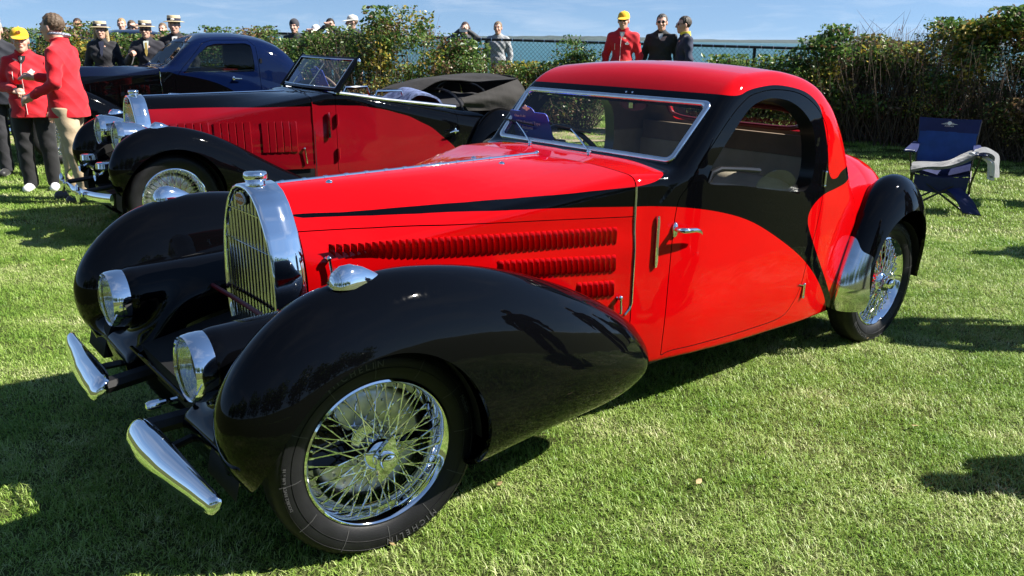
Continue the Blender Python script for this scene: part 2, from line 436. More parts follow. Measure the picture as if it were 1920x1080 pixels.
class S:
    """triangle mesh with normals and a face tag, that can be cut along a scalar"""
    def __init__(s, V, F, N, tag=None, cut=None):
        s.V = np.asarray(V, float); F = np.asarray(F)
        if F.shape[1] == 4: F = np.concatenate([F[:, [0, 1, 2]], F[:, [0, 2, 3]]]); tag = None if tag is None else np.tile(tag, 2)
        s.F = F; s.N = np.asarray(N, float); s.tag = np.zeros(len(F), int) if tag is None else tag
        s.cut = np.zeros(len(s.V), int) if cut is None else cut
    def compact(s):
        u, inv = np.unique(s.F, return_inverse=True)
        return S(s.V[u], inv.reshape(s.F.shape), s.N[u], s.tag, s.cut[u])
    def split(s, val, cid=0):
        """returns (part where val>0, part where val<0)"""
        val = np.where(np.abs(val) < 1e-6, 1e-6, val); F = s.F; pos = val[F] > 0; c = pos.sum(1)
        V, N, cut = s.V, s.N, s.cut
        mix = (c == 1) | (c == 2); Fm = F[mix]; pm = pos[mix]; cm = c[mix]; tm = s.tag[mix]
        lone = np.where(cm == 1, pm.argmax(1), (~pm).argmax(1)); r = np.arange(len(Fm))
        a = Fm[r, lone]; b = Fm[r, (lone + 1) % 3]; d = Fm[r, (lone + 2) % 3]
        E = np.concatenate([np.stack([a, b], 1), np.stack([a, d], 1)]); E.sort(axis=1)
        if len(E):
            U, inv = np.unique(E, axis=0, return_inverse=True); inv = inv.ravel()
            t = val[U[:, 0]] / (val[U[:, 0]] - val[U[:, 1]]); t = t[:, None]
            nv = V[U[:, 0]] * (1 - t) + V[U[:, 1]] * t; nn = N[U[:, 0]] * (1 - t) + N[U[:, 1]] * t
            nn /= np.maximum(np.linalg.norm(nn, axis=1, keepdims=True), 1e-9)
            base = len(V); V = np.concatenate([V, nv]); N = np.concatenate([N, nn]); cut = np.concatenate([cut, np.full(len(U), cid)])
            ab = base + inv[:len(a)]; ad = base + inv[len(a):]
        else: ab = ad = np.zeros(0, int)
        t1 = np.stack([a, ab, ad], 1); t2 = np.concatenate([np.stack([ab, b, d], 1), np.stack([ab, d, ad], 1)])
        lp = cm == 1; lp2 = np.concatenate([lp, lp]); tm2 = np.concatenate([tm, tm])
        def part(full, m1, m2):
            return S(V, np.concatenate([F[full], t1[m1], t2[m2]]), N, np.concatenate([s.tag[full], tm[m1], tm2[m2]]), cut).compact()
        return part(c == 3, lp, ~lp2), part(c == 0, ~lp, lp2)
    def paint(s, val, t):
        """give tag t to the part where val<0, one mesh still"""
        p, n = s.split(val, 0); n.tag[:] = t; return p + n
    def __add__(s, o):
        k = len(s.V); return S(np.concatenate([s.V, o.V]), np.concatenate([s.F, o.F + k]), np.concatenate([s.N, o.N]),
                               np.concatenate([s.tag, o.tag]), np.concatenate([s.cut, o.cut]))
    def mirror(s):
        m = np.array([1, -1, 1]); return S(s.V * m, s.F[:, ::-1], s.N * m, s.tag, s.cut)
    def offset(s, d): return S(s.V + s.N * d, s.F, s.N, s.tag, s.cut)
    def flip(s): return S(s.V, s.F[:, ::-1], -s.N, s.tag, s.cut)
    def rim(s, cid, depth, t, direc=None):
        """inward flange along the open edge made by cut cid"""
        E = np.concatenate([s.F[:, [0, 1]], s.F[:, [1, 2]], s.F[:, [2, 0]]]); K = np.sort(E, 1)
        _, idx, cnt = np.unique(K, axis=0, return_index=True, return_counts=True)
        E = E[idx[cnt == 1]]; E = E[(s.cut[E] == cid).all(1)]
        if not len(E): return s
        u, inv = np.unique(E, return_inverse=True); inv = inv.reshape(E.shape); k = len(u)
        a = s.V[u]; b = a - s.N[u] * depth if direc is None else a + np.array(direc) * depth
        V = np.concatenate([a, b]); F = np.concatenate([np.stack([inv[:, 1], inv[:, 0], inv[:, 0] + k], 1), np.stack([inv[:, 1], inv[:, 0] + k, inv[:, 1] + k], 1)])
        fn = np.cross(V[F[:, 1]] - V[F[:, 0]], V[F[:, 2]] - V[F[:, 0]]); N = np.zeros_like(V)
        for i in range(3): np.add.at(N, F[:, i], fn)
        N /= np.maximum(np.linalg.norm(N, axis=1, keepdims=True), 1e-12)
        return s + S(V, F, N, np.full(len(F), t), np.zeros(len(V), int))
    def build(s, name, mats, parent=None):
        return obj(name, mesh_from(name, s.V, s.F, mats, s.tag, s.N), parent)
def sdf_mesh(f, lo, hi, h, **k): return S(*surface(f, lo, hi, h, **k))

# ------------------------------------------------------------------ ground, sea and far shore
def ss(a, b, x):
    t = np.clip((x - a) / (b - a), 0, 1); return t * t * (3 - 2 * t)
def ground_z(x, y):
    x = np.asarray(x, float); y = np.asarray(y, float)
    rise = .30 * ss(9.5, 14.0, y) * (.35 + .65 * ss(-5, 0, x))
    drop = -9.5 * ss(22, 45, y)
    roll = .015 * np.sin(x * .9 + 1.3) * np.sin(y * .7) * ss(3, 8, np.hypot(x, y - 3))
    return rise + drop + roll
def gz(x, y): return float(ground_z(x, y))

gm_ = bpy.data.materials.new('lawn_soil'); gm_.use_nodes = True
t = gm_.node_tree; bs = t.nodes['Principled BSDF']; bs.inputs['Roughness'].default_value = .95; bs.inputs['Specular IOR Level'].default_value = .1
tcn = t.nodes.new('ShaderNodeTexCoord')
n1 = t.nodes.new('ShaderNodeTexNoise'); n1.inputs['Scale'].default_value = 2.2; n1.inputs['Detail'].default_value = 6; n1.inputs['Roughness'].default_value = .7
n2 = t.nodes.new('ShaderNodeTexNoise'); n2.inputs['Scale'].default_value = 90; n2.inputs['Detail'].default_value = 3
t.links.new(tcn.outputs['Object'], n1.inputs['Vector']); t.links.new(tcn.outputs['Object'], n2.inputs['Vector'])
m1 = t.nodes.new('ShaderNodeMix'); m1.data_type = 'RGBA'; m1.inputs[6].default_value = (.055, .085, .018, 1); m1.inputs[7].default_value = (.105, .11, .042, 1)
t.links.new(n1.outputs['Fac'], m1.inputs['Factor'])
m2 = t.nodes.new('ShaderNodeMix'); m2.data_type = 'RGBA'; m2.blend_type = 'MULTIPLY'; m2.inputs['Factor'].default_value = .8
r2 = t.nodes.new('ShaderNodeValToRGB'); r2.color_ramp.elements[0].position = .3; r2.color_ramp.elements[0].color = (.35, .35, .35, 1); r2.color_ramp.elements[1].position = .7; r2.color_ramp.elements[1].color = (1.25, 1.25, 1.2, 1)
t.links.new(n2.outputs['Fac'], r2.inputs[0]); t.links.new(m1.outputs[2], m2.inputs[6]); t.links.new(r2.outputs[0], m2.inputs[7]); t.links.new(m2.outputs[2], bs.inputs['Base Color'])
bp = t.nodes.new('ShaderNodeBump'); bp.inputs['Strength'].default_value = .8; bp.inputs['Distance'].default_value = .03
t.links.new(n2.outputs['Fac'], bp.inputs['Height']); t.links.new(bp.outputs[0], bs.inputs['Normal'])
def sheet(name, xs, ys, zf, m, kind='structure'):
    X, Y = np.meshgrid(xs, ys, indexing='ij'); Z = zf(X, Y); nx, ny = X.shape
    V = np.stack([X, Y, Z], -1).reshape(-1, 3); i = np.arange(nx * ny).reshape(nx, ny)
    F = np.stack([i[:-1, :-1], i[1:, :-1], i[1:, 1:], i[:-1, 1:]], -1).reshape(-1, 4)
    return tag(obj(name, mesh_from(name, V, F, m)), kind=kind)
ax = np.concatenate([np.linspace(-400, -30, 12), np.linspace(-24, 24, 70), np.linspace(30, 400, 12)])
ay = np.concatenate([np.linspace(-400, -30, 10), np.linspace(-24, 50, 90)])
sheet('ground', ax, ay, ground_z, gm_)
# worn sandy path before the hedge
sand = mat('sandy_path', (.34, .27, .18), .95, var=.25, vscale=3, bump=.3, bscale=40)
def path_z(X, Y): return ground_z(X, Y) + .006
px_ = np.linspace(-9, 3.0, 60); pv = np.linspace(0, 1, 6)
PX, PVv = np.meshgrid(px_, pv, indexing='ij'); PY = 12.75 + .12 * np.sin(PX * 1.3) + (PVv - .5) * (1.1 + .25 * np.sin(PX * 2.1)) + .02 * PX
i_ = np.arange(PX.size).reshape(PX.shape)
tag(obj('path', mesh_from('path', np.stack([PX, PY, ground_z(PX, PY) + .012], -1).reshape(-1, 3), np.stack([i_[:-1, :-1], i_[1:, :-1], i_[1:, 1:], i_[:-1, 1:]], -1).reshape(-1, 4), sand)), kind='structure')

sea = mat('sea_water', (.012, .050, .062), .45, spec=.22)
t = sea.node_tree; bs = t.nodes['Principled BSDF']; tcn = t.nodes.new('ShaderNodeTexCoord'); mp = t.nodes.new('ShaderNodeMapping'); mp.inputs['Scale'].default_value = (.35, .8, 1)
nz = t.nodes.new('ShaderNodeTexNoise'); nz.inputs['Scale'].default_value = .9; nz.inputs['Detail'].default_value = 8; nz.inputs['Roughness'].default_value = .65
t.links.new(tcn.outputs['Object'], mp.inputs[0]); t.links.new(mp.outputs[0], nz.inputs['Vector'])
bp = t.nodes.new('ShaderNodeBump'); bp.inputs['Strength'].default_value = 1; bp.inputs['Distance'].default_value = .9; t.links.new(nz.outputs['Fac'], bp.inputs['Height']); t.links.new(bp.outputs[0], bs.inputs['Normal'])
wc = t.nodes.new('ShaderNodeTexNoise'); wc.inputs['Scale'].default_value = .30; wc.inputs['Detail'].default_value = 9; wc.inputs['Roughness'].default_value = .75; t.links.new(mp.outputs[0], wc.inputs['Vector'])
wr = t.nodes.new('ShaderNodeValToRGB'); wr.color_ramp.elements[0].position = .66; wr.color_ramp.elements[0].color = (.030, .095, .125, 1); wr.color_ramp.elements[1].position = .72; wr.color_ramp.elements[1].color = (.6, .65, .66, 1)
e_ = wr.color_ramp.elements.new(.4); e_.color = (.045, .125, .155, 1)
t.links.new(wc.outputs['Fac'], wr.inputs[0]); t.links.new(wr.outputs[0], bs.inputs['Base Color'])
sheet('sea', np.linspace(-9000, 9000, 9), np.concatenate([[30], np.linspace(200, 9500, 12)]), lambda X, Y: 0 * X - 8.0, sea)
shore_m = mat('far_shore_scrub', (.025, .045, .04), .9, var=.4, vscale=.02)
xs = np.linspace(-7000, 7000, 500); V = []; F = []
hh = 9 + 6 * np.sin(xs * .0011 + 1) + 5 * np.sin(xs * .0037) + 3 * np.abs(np.sin(xs * .021)) + 4 * rng.random(500)
for i, x in enumerate(xs):
    yb = 5200 + 300 * math.sin(x * .0005)
    V += [(x, yb, -8.2), (x, yb + 60, -6 + hh[i] * .5), (x, yb + 200, -4 + hh[i]), (x, yb + 1400, -4 + hh[i] * .9), (x, yb + 1500, -8.2)]
for i in range(499):
    for k in range(4): F.append((i * 5 + k, i * 5 + 5 + k, i * 5 + 6 + k, i * 5 + 1 + k))
tag(obj('far_shore_hills', mesh_from('far_shore_hills', V, F, shore_m)), kind='structure')

# ------------------------------------------------------------------ grass: blades in clumps, instanced over the lawn
def blade_mat(name, c1, c2, c3):
    m = bpy.data.materials.new(name); m.use_nodes = True; t = m.node_tree; b = t.nodes['Principled BSDF']
    oi = t.nodes.new('ShaderNodeObjectInfo'); ge = t.nodes.new('ShaderNodeNewGeometry'); tc_ = t.nodes.new('ShaderNodeTexCoord')
    rp = t.nodes.new('ShaderNodeValToRGB'); rp.color_ramp.elements[0].color = (*c1, 1); rp.color_ramp.elements[1].color = (*c3, 1)
    e = rp.color_ramp.elements.new(.55); e.color = (*c2, 1)
    e = rp.color_ramp.elements.new(.88); e.color = (*[.5 * (p + q) for p, q in zip(c2, c3)], 1)
    nn = t.nodes.new('ShaderNodeTexNoise'); nn.inputs['Scale'].default_value = 1.7; nn.inputs['Detail'].default_value = 7; nn.inputs['Roughness'].default_value = .65
    t.links.new(ge.outputs['Position'], nn.inputs['Vector'])
    ad = t.nodes.new('ShaderNodeMath'); ad.operation = 'MULTIPLY_ADD'; ad.inputs[1].default_value = .62
    t.links.new(ge.outputs['Random Per Island'], ad.inputs[0])
    mr = t.nodes.new('ShaderNodeMapRange'); mr.inputs[1].default_value = .35; mr.inputs[2].default_value = .68; mr.inputs[3].default_value = -.12; mr.inputs[4].default_value = .58
    t.links.new(nn.outputs['Fac'], mr.inputs[0]); t.links.new(mr.outputs[0], ad.inputs[2])
    t.links.new(ad.outputs[0], rp.inputs[0]); t.links.new(rp.outputs[0], b.inputs['Base Color'])
    b.inputs['Roughness'].default_value = .45; b.inputs['Specular IOR Level'].default_value = .35
    # light comes through the blade as well
    tr = t.nodes.new('ShaderNodeBsdfTranslucent'); mxs = t.nodes.new('ShaderNodeMixShader'); mxs.inputs[0].default_value = .28
    hs = t.nodes.new('ShaderNodeHueSaturation'); hs.inputs['Value'].default_value = 1.3; t.links.new(rp.outputs[0], hs.inputs['Color']); t.links.new(hs.outputs[0], tr.inputs[0])
    out = t.nodes['Material Output']; t.links.new(b.outputs[0], mxs.inputs[1]); t.links.new(tr.outputs[0], mxs.inputs[2]); t.links.new(mxs.outputs[0], out.inputs[0])
    return m
M['blade'] = blade_mat('grass_blade', (.11, .235, .022), (.255, .38, .064), (.62, .62, .33))
def clump(nb, size, h0, h1, w, seed):
    g = np.random.default_rng(seed); V = []; F = []
    for _ in range(nb):
        x, y = (g.random(2) - .5) * size; a = g.random() * 6.283; h = h0 + (h1 - h0) * g.random() ** 1.5; ln = h * (.5 + 1.5 * g.random()); ww = w * (.6 + .7 * g.random())
        d = np.array([math.cos(a), math.sin(a)]); sdv = np.array([-d[1], d[0]]) * ww * .5; o = len(V)
        for tt, wd in ((0, 1), (.55, .8)):
            c = np.array([x, y]) + d * ln * tt ** 1.7; zz = h * (1 - (1 - tt) ** 1.6)
            V += [(c[0] - sdv[0] * wd, c[1] - sdv[1] * wd, zz), (c[0] + sdv[0] * wd, c[1] + sdv[1] * wd, zz)]
        c = np.array([x, y]) + d * ln; V.append((c[0], c[1], h * (.95 if g.random() < .7 else .6)))
        F += [(o, o + 1, o + 3, o + 2), (o + 2, o + 3, o + 4)]
    return V, F
def grass_field(name, parts, pts, rot, scl):
    """pts, rot, scl: per instance arrays; parts: list of clump meshes"""
    src = bpy.data.meshes.new(name); src.vertices.add(len(pts)); src.vertices.foreach_set('co', np.asarray(pts, np.float32).ravel())
    for nm, data, ty in (('rot', rot, 'FLOAT'), ('scl', scl, 'FLOAT'), ('pick', rng.integers(0, len(parts), len(pts)), 'INT')):
        at = src.attributes.new(nm, ty, 'POINT'); at.data.foreach_set('value', np.asarray(data, np.float32 if ty == 'FLOAT' else np.int32))
    o = tag(obj(name, src), kind='stuff')
    ng = bpy.data.node_groups.new(name, 'GeometryNodeTree'); ng.interface.new_socket('Geometry', in_out='INPUT', socket_type='NodeSocketGeometry'); ng.interface.new_socket('Geometry', in_out='OUTPUT', socket_type='NodeSocketGeometry')
    gi = ng.nodes.new('NodeGroupInput'); go = ng.nodes.new('NodeGroupOutput')
    jn = ng.nodes.new('GeometryNodeJoinGeometry')
    for k, pm in enumerate(parts):
        # each clump mesh enters through a hidden-free object info: built as a mesh primitive swap
        oi = ng.nodes.new('GeometryNodeObjectInfo'); oi.inputs['Object'].default_value = pm; oi.inputs['As Instance'].default_value = True
        sel = ng.nodes.new('FunctionNodeCompare'); sel.data_type = 'INT'; sel.operation = 'EQUAL'; sel.inputs[3].default_value = k
        na = ng.nodes.new('GeometryNodeInputNamedAttribute'); na.data_type = 'INT'; na.inputs[0].default_value = 'pick'
        ng.links.new(na.outputs[0], sel.inputs[2])
        ip = ng.nodes.new('GeometryNodeInstanceOnPoints'); ng.links.new(gi.outputs[0], ip.inputs['Points']); ng.links.new(oi.outputs['Geometry'], ip.inputs['Instance']); ng.links.new(sel.outputs[0], ip.inputs['Selection'])
        ra = ng.nodes.new('GeometryNodeInputNamedAttribute'); ra.data_type = 'FLOAT'; ra.inputs[0].default_value = 'rot'
        cx = ng.nodes.new('ShaderNodeCombineXYZ'); ng.links.new(ra.outputs[0], cx.inputs[2]); ng.links.new(cx.outputs[0], ip.inputs['Rotation'])
        sa = ng.nodes.new('GeometryNodeInputNamedAttribute'); sa.data_type = 'FLOAT'; sa.inputs[0].default_value = 'scl'
        c2 = ng.nodes.new('ShaderNodeCombineXYZ'); c2.inputs[0].default_value = 1; c2.inputs[1].default_value = 1; ng.links.new(sa.outputs[0], c2.inputs[2]); ng.links.new(c2.outputs[0], ip.inputs['Scale'])
        ng.links.new(ip.outputs[0], jn.inputs[0])
    ng.links.new(jn.outputs[0], go.inputs[0])
    md = o.modifiers.new('grass', 'NODES'); md.node_group = ng
    return o
def clump_obj(nb, size, h0, h1, w, seed):
    V, F = clump(nb, size, h0, h1, w, seed); o = obj('grass_clump', mesh_from('grass_clump', V, F, M['blade'], smooth=True)); tag(o, kind='stuff')
    return o
# the source clumps stand in the lawn too, behind the camera
near_src = [clump_obj(800, .26, .008, .027, .0031, 20 + k) for k in range(4)]
far_src = [clump_obj(900, .62, .012, .036, .0058, 40 + k) for k in range(3)]
for k, o in enumerate(near_src + far_src): o.location = (-3 + k * .8, -3.0, gz(-3 + k * .8, -3.0))
def scatter(step, inside):
    xs = np.arange(-13, 13, step); ys = np.arange(.6, 15.5, step); X, Y = np.meshgrid(xs, ys); X = X.ravel() + (rng.random(X.size) - .5) * step * .5; Y = Y.ravel() + (rng.random(Y.size) - .5) * step * .5
    k = inside(X, Y); X, Y = X[k], Y[k]; return np.stack([X, Y, ground_z(X, Y) - .002], 1)
fr = lambda X, Y: (np.abs(X) < Y * .68 + 1.2)
pn_ = scatter(.185, lambda X, Y: fr(X, Y) & (Y < 7.2)); pf_ = scatter(.40, lambda X, Y: fr(X, Y) & (Y >= 6.9))
grass_field('grass', near_src, pn_, rng.random(len(pn_)) * 6.28, .75 + .6 * rng.random(len(pn_)))
grass_field('grass', far_src, pf_, rng.random(len(pf_)) * 6.28, .8 + .6 * rng.random(len(pf_)))
M['fallen'] = mat('fallen_leaf', (.30, .22, .10), .7, var=.4, vscale=30)
b = B()
for _ in range(60):
    y = 1.6 + 8 * random.random(); x = (random.random() - .5) * y * 1.2; z = gz(x, y) + .02 + .015 * random.random(); a = random.random() * 6.3; s_ = .010 + .012 * random.random()
    Rm = Matrix.Rotation(a, 3, 'Z') @ Matrix.Rotation(random.uniform(-.5, .5), 3, 'X')
    b.add([Vector((x, y, z)) + Rm @ Vector(p) * s_ for p in ((-1, 0, 0), (-.3, .5, .1), (.6, .45, 0), (1.1, 0, .15), (.6, -.45, 0), (-.3, -.5, .1))], [(0, 1, 2, 3, 4, 5)])
tag(b.build('fallen_leaves', M['fallen'], smooth=False), kind='stuff')

# ------------------------------------------------------------------ hedges
def leaf_mat(name, cols, tr=.4):
    m = bpy.data.materials.new(name); m.use_nodes = True; t = m.node_tree; b = t.nodes['Principled BSDF']
    ge = t.nodes.new('ShaderNodeNewGeometry'); rp = t.nodes.new('ShaderNodeValToRGB'); rp.color_ramp.interpolation = 'LINEAR'
    els = rp.color_ramp.elements; els[0].color = (*cols[0], 1); els[1].color = (*cols[-1], 1)
    for i, c in enumerate(cols[1:-1]): e = els.new((i + 1) / (len(cols) - 1)); e.color = (*c, 1)
    t.links.new(ge.outputs['Random Per Island'], rp.inputs[0]); t.links.new(rp.outputs[0], b.inputs['Base Color']); b.inputs['Roughness'].default_value = .38
    trn = t.nodes.new('ShaderNodeBsdfTranslucent'); t.links.new(rp.outputs[0], trn.inputs[0]); mx = t.nodes.new('ShaderNodeMixShader'); mx.inputs[0].default_value = tr
    o = t.nodes['Material Output']; t.links.new(b.outputs[0], mx.inputs[1]); t.links.new(trn.outputs[0], mx.inputs[2]); t.links.new(mx.outputs[0], o.inputs[0]); return m
M['leaf_g'] = leaf_mat('green_leaf', [(.025, .065, .012), (.055, .125, .022), (.11, .19, .038), (.20, .26, .065)])
M['leaf_y'] = leaf_mat('yellowing_leaf', [(.22, .22, .03), (.40, .33, .05), (.50, .34, .06), (.28, .28, .05)])
M['leaf_b'] = leaf_mat('dry_brown_leaf', [(.06, .032, .016), (.13, .07, .035), (.22, .13, .07), (.28, .20, .11)])
M['twig'] = mat('twig_bark', (.09, .062, .045), .85, var=.4, vscale=40)
M['hip'] = mat('rose_hip', (.35, .03, .03), .35)
def hedge(name, label, line, width, height, n_leaf, n_stem, seed, mix=(.62, .14, .24), leaf=.045, cat='hedge', hips=0, sprigs=60, amp=1.0):
    """line: [(x,y,h)...] foot points; leafy top, twiggy brown bottom"""
    g = np.random.default_rng(seed); P = np.array(line, float); sl = np.hypot(*np.diff(P[:, :2], axis=0).T); cs = np.concatenate([[0], np.cumsum(sl)])
    def at(s): return np.stack([np.interp(s, cs, P[:, 0]), np.interp(s, cs, P[:, 1])], -1), np.interp(s, cs, P[:, 2])
    d = (P[-1, :2] - P[0, :2]) / np.linalg.norm(P[-1, :2] - P[0, :2]); nrm = np.array([d[1], -d[0]])
    root = empty(name, (P[0, 0], P[0, 1], gz(P[0, 0], P[0, 1]))); tag(root, label, cat); org = np.array(root.location)
    # clump centres
    L = cs[-1]; nc = int(L * 48); s = g.random(nc) * L; c, hgt = at(s); lump = 1 + amp * (.12 * np.sin(s * 2.1 + seed) + .09 * np.sin(s * 5.3)) + .10 * (g.random(nc) - .5)
    tz = g.random(nc) ** .74; w = (g.random(nc) - .5) * width * (1 - .35 * tz ** 3); top = hgt * lump
    cen = np.stack([c[:, 0] + nrm[0] * w, c[:, 1] + nrm[1] * w, ground_z(c[:, 0], c[:, 1]) + .08 + tz * (top - .08)], 1)
    k = g.integers(0, nc, n_leaf); rad = .165; off = np.clip(g.normal(size=(n_leaf, 3)), -1.9, 1.6) * rad * np.array([.75, .75, .55]); pos = cen[k] + off; rel = np.clip(tz[k] + off[:, 2] / 1.5, 0, 1.1)
    pos[:, 2] = np.maximum(pos[:, 2], ground_z(pos[:, 0], pos[:, 1]) + .03)
    ax = g.normal(size=(n_leaf, 3)); ax[:, 2] = np.abs(ax[:, 2]) * .6; ax /= np.linalg.norm(ax, axis=1, keepdims=True)
    up = g.normal(size=(n_leaf, 3)); sd = np.cross(ax, up); sd /= np.linalg.norm(sd, axis=1, keepdims=True); csz = .7 + .65 * g.random(nc); ln = leaf * (csz[k] * (.55 + .8 * g.random(n_leaf)))[:, None] * (.75 + .35 * rel)[:, None]; nn = np.cross(sd, ax)
    a = pos; V = np.stack([a - ax * ln * .5, a + sd * ln * .34 + nn * ln * .08, a + ax * ln * .55, a - sd * ln * .34 + nn * ln * .08], 1).reshape(-1, 3) - org
    F = np.arange(n_leaf * 4).reshape(-1, 4)
    cu = g.random(nc); u = .55 * cu[k] + .45 * g.random(n_leaf) + .18 * np.sin(cen[k][:, 0] * 2.3 + seed); mix = (mix[0], mix[1] + .10, mix[2]); cb = g.random(nc); lowb = np.clip((.62 - rel) * 1.7, 0, .86)
    mi = np.zeros(n_leaf, int); mi[u < mix[1]] = 1; mi[(g.random(n_leaf) < np.clip(np.maximum(lowb, mix[2] * .7) + .7 * (cb[k] > .86) - .2, .05, .95))] = 2
    obj('foliage', mesh_from('foliage', V, F, [M['leaf_g'], M['leaf_y'], M['leaf_b']], mi, smooth=False), root)['kind'] = 'stuff'
    # stems
    b = B(); 
    for i in range(n_stem):
        s0 = g.random() * L; c0, h0 = at(s0); w0 = (g.random() - .5) * width * .9; x, y = c0 + nrm * w0; z = gz(x, y); hh = h0 * (.45 + .55 * g.random()); lean = g.normal(size=2) * .30
        pts = [(x + lean[0] * q + .03 * math.sin(q * 9 + i), y + lean[1] * q + .03 * math.cos(q * 7 + i), z + hh * q) for q in (0, .3, .6, 1)]
        b.tube([Vector(p) - Vector(org) for p in pts], [.006, .005, .0035, .0015], 3, caps=False)
    for i in range(sprigs):
        s0 = g.random() * L; c0, h0 = at(s0); x, y = c0 + nrm * (g.random() - .5) * width * .6; z = gz(x, y) + h0 * .9; hh = .12 + .28 * g.random(); ln_ = g.normal(size=2) * .16
        b.tube([Vector((x + ln_[0] * q, y + ln_[1] * q, z + hh * q)) - Vector(org) for q in (0, .5, 1)], [.004, .003, .0012], 3, caps=False)
    b.build('stems', M['twig'], root)['kind'] = 'stuff'
    if hips:
        b = B(); kk = g.integers(0, nc, hips)
        b.ball((0, 0, 0), .014, 6, 4); hm_ = b.me('rose_hip', M['hip'])
        for q in kk: obj('rose_hip', hm_, root, tuple(cen[q] + g.normal(size=3) * .12 + np.array([0, 0, .1]) - org))
    return root
hedge('hedge', 'long leafy hedge behind the parked cars, spectators looking over it', [(-16, 17.2, 1.52), (-8, 15.2, 1.50), (-4.4, 14.3, 1.50), (-2.6, 14.0, 1.56), (-2.0, 13.9, 1.66), (-1.3, 13.8, 1.50), (-.75, 13.75, 1.22), (-.1, 13.75, .98)], 1.5, 1.6, 170000, 2600, 3, mix=(.6, .08, .42), leaf=.050, amp=.45)
hedge('shrub', 'low bushy shrub before the fence, left of the men in jackets', [(-.15, 13.6, .86), (.45, 13.5, .92), (.9, 13.45, 1.22), (1.35, 13.4, .90)], .9, 1.1, 20000, 420, 5, mix=(.6, .14, .40), leaf=.048, cat='shrub', sprigs=14)
hedge('shrub', 'low scrubby shrub with yellow leaves, right of the man in the navy jacket', [(2.75, 13.2, .84), (3.5, 13.1, .98), (4.3, 13.0, 1.08), (4.9, 12.9, 1.25)], .9, 1.1, 26000, 480, 6, mix=(.5, .26, .36), leaf=.05, cat='shrub', sprigs=14)
hedge('hedge', 'tall wild rose hedge at the right with bare brown twigs low down', [(4.75, 13.3, 1.28), (5.3, 13.1, 1.70), (6.0, 12.7, 1.68), (6.7, 12.2, 1.62), (7.4, 11.7, 1.52), (8.6, 11.0, 1.42), (10.5, 9.9, 1.4)], 1.6, 1.7, 120000, 4200, 9, mix=(.6, .11, .44), leaf=.052, hips=60, sprigs=70)

# ------------------------------------------------------------------ chain-link fence
fence = empty('chain_link_fence', (-3.2, 15.4, 0)); tag(fence, 'black chain-link fence with a top rail along the sea edge', 'fence')
M['fence'] = mat('black_vinyl', (.010, .010, .011), .35)
FA, FB = Vector((-5.0, 16.6, 1.70)), Vector((6.2, 13.55, 1.545)); FO = Vector(fence.location)
fd = (FB - FA); fl = fd.length; fdn = fd.normalized()
b = B(); b.tube([FA - FO, FB - FO], .022, 8); b.build('top_rail', M['fence'], fence)
for k in range(6):
    p = FA + fd * (k / 5); b = B(); b.tube([(p.x - FO.x, p.y - FO.y, gz(p.x, p.y) - .1 - FO.z), p - FO], .028, 8); b.build('post', M['fence'], fence)
b = B(); nw = int(fl / .075)
for k in range(nw + 16):
    for sg in (1, -1):
        s0 = k * .075 - (0 if sg > 0 else 0); s1 = s0 + sg * 1.2
        a0, a1 = max(0, min(fl, s0)), max(0, min(fl, s1))
        if abs(a1 - a0) < .02: continue
        f0, f1 = (a0 - s0) / (s1 - s0), (a1 - s0) / (s1 - s0)
        P0 = FA + fdn * a0; P1 = FA + fdn * a1
        b.tube([P0 - FO + Vector((0, sg * .004, -1.2 * f0)), P1 - FO + Vector((0, sg * .004, -1.2 * f1))], .0026, 3, caps=False)
b.build('mesh_wire', M['fence'], fence)['kind'] = 'stuff'
b = B()
for k in range(60):
    p = FA + fd * ((k + .5) / 60) - FO; b.tube([p + Vector((0, -.026, -.03)), p + Vector((0, -.02, .026)), p + Vector((0, .02, .026))], .0035, 4)
tag(b.build('tie_wires', M['chrome_soft'], fence), kind='stuff')

# woods behind the photographer, seen only in the paint and chrome
def wood(name, label, x0, x1, y0, h, n, seed):
    g = np.random.default_rng(seed); nl = n; xc = np.linspace(x0, x1, 26) + g.normal(size=26) * 1.5; hc = h * (.7 + .5 * g.random(26)); k = g.integers(0, 26, nl)
    v = g.normal(size=(nl, 3)); v /= np.linalg.norm(v, axis=1, keepdims=True); r = g.random(nl)[:, None] ** .5
    P = np.stack([xc[k], np.full(nl, y0) + g.normal(size=nl), hc[k] * .55], 1) + v * r * np.stack([np.full(nl, 3.2), np.full(nl, 2.5), hc[k] * .5], 1)
    a = g.normal(size=(nl, 3)); a /= np.linalg.norm(a, axis=1, keepdims=True); c = np.cross(a, g.normal(size=(nl, 3))); c /= np.linalg.norm(c, axis=1, keepdims=True); s_ = .45 * (.5 + g.random(nl))[:, None]
    V = np.stack([P - a * s_, P + c * s_ * .6, P + a * s_, P - c * s_ * .6], 1).reshape(-1, 3)
    tag(obj(name, mesh_from(name, V, np.arange(nl * 4).reshape(-1, 4), M['leaf_g'], smooth=False)), label, kind='stuff')
wood('distant_woods', None, -45, 55, -30, 11, 14000, 4)

# sea air: thin haze between here and the far shore
hz_ = bpy.data.materials.new('sea_air'); hz_.use_nodes = True; t = hz_.node_tree; t.nodes.clear()
ho_ = t.nodes.new('ShaderNodeOutputMaterial'); hv_ = t.nodes.new('ShaderNodeVolumePrincipled'); hv_.inputs['Density'].default_value = .00002; hv_.inputs['Color'].default_value = (.80, .88, 1, 1); hv_.inputs['Anisotropy'].default_value = .2
t.links.new(hv_.outputs[0], ho_.inputs['Volume'])
b = B(); b.box((-9600, -430, -11), (9600, 9700, 32)); tag(b.build('haze', hz_, None, smooth=False), kind='stuff')

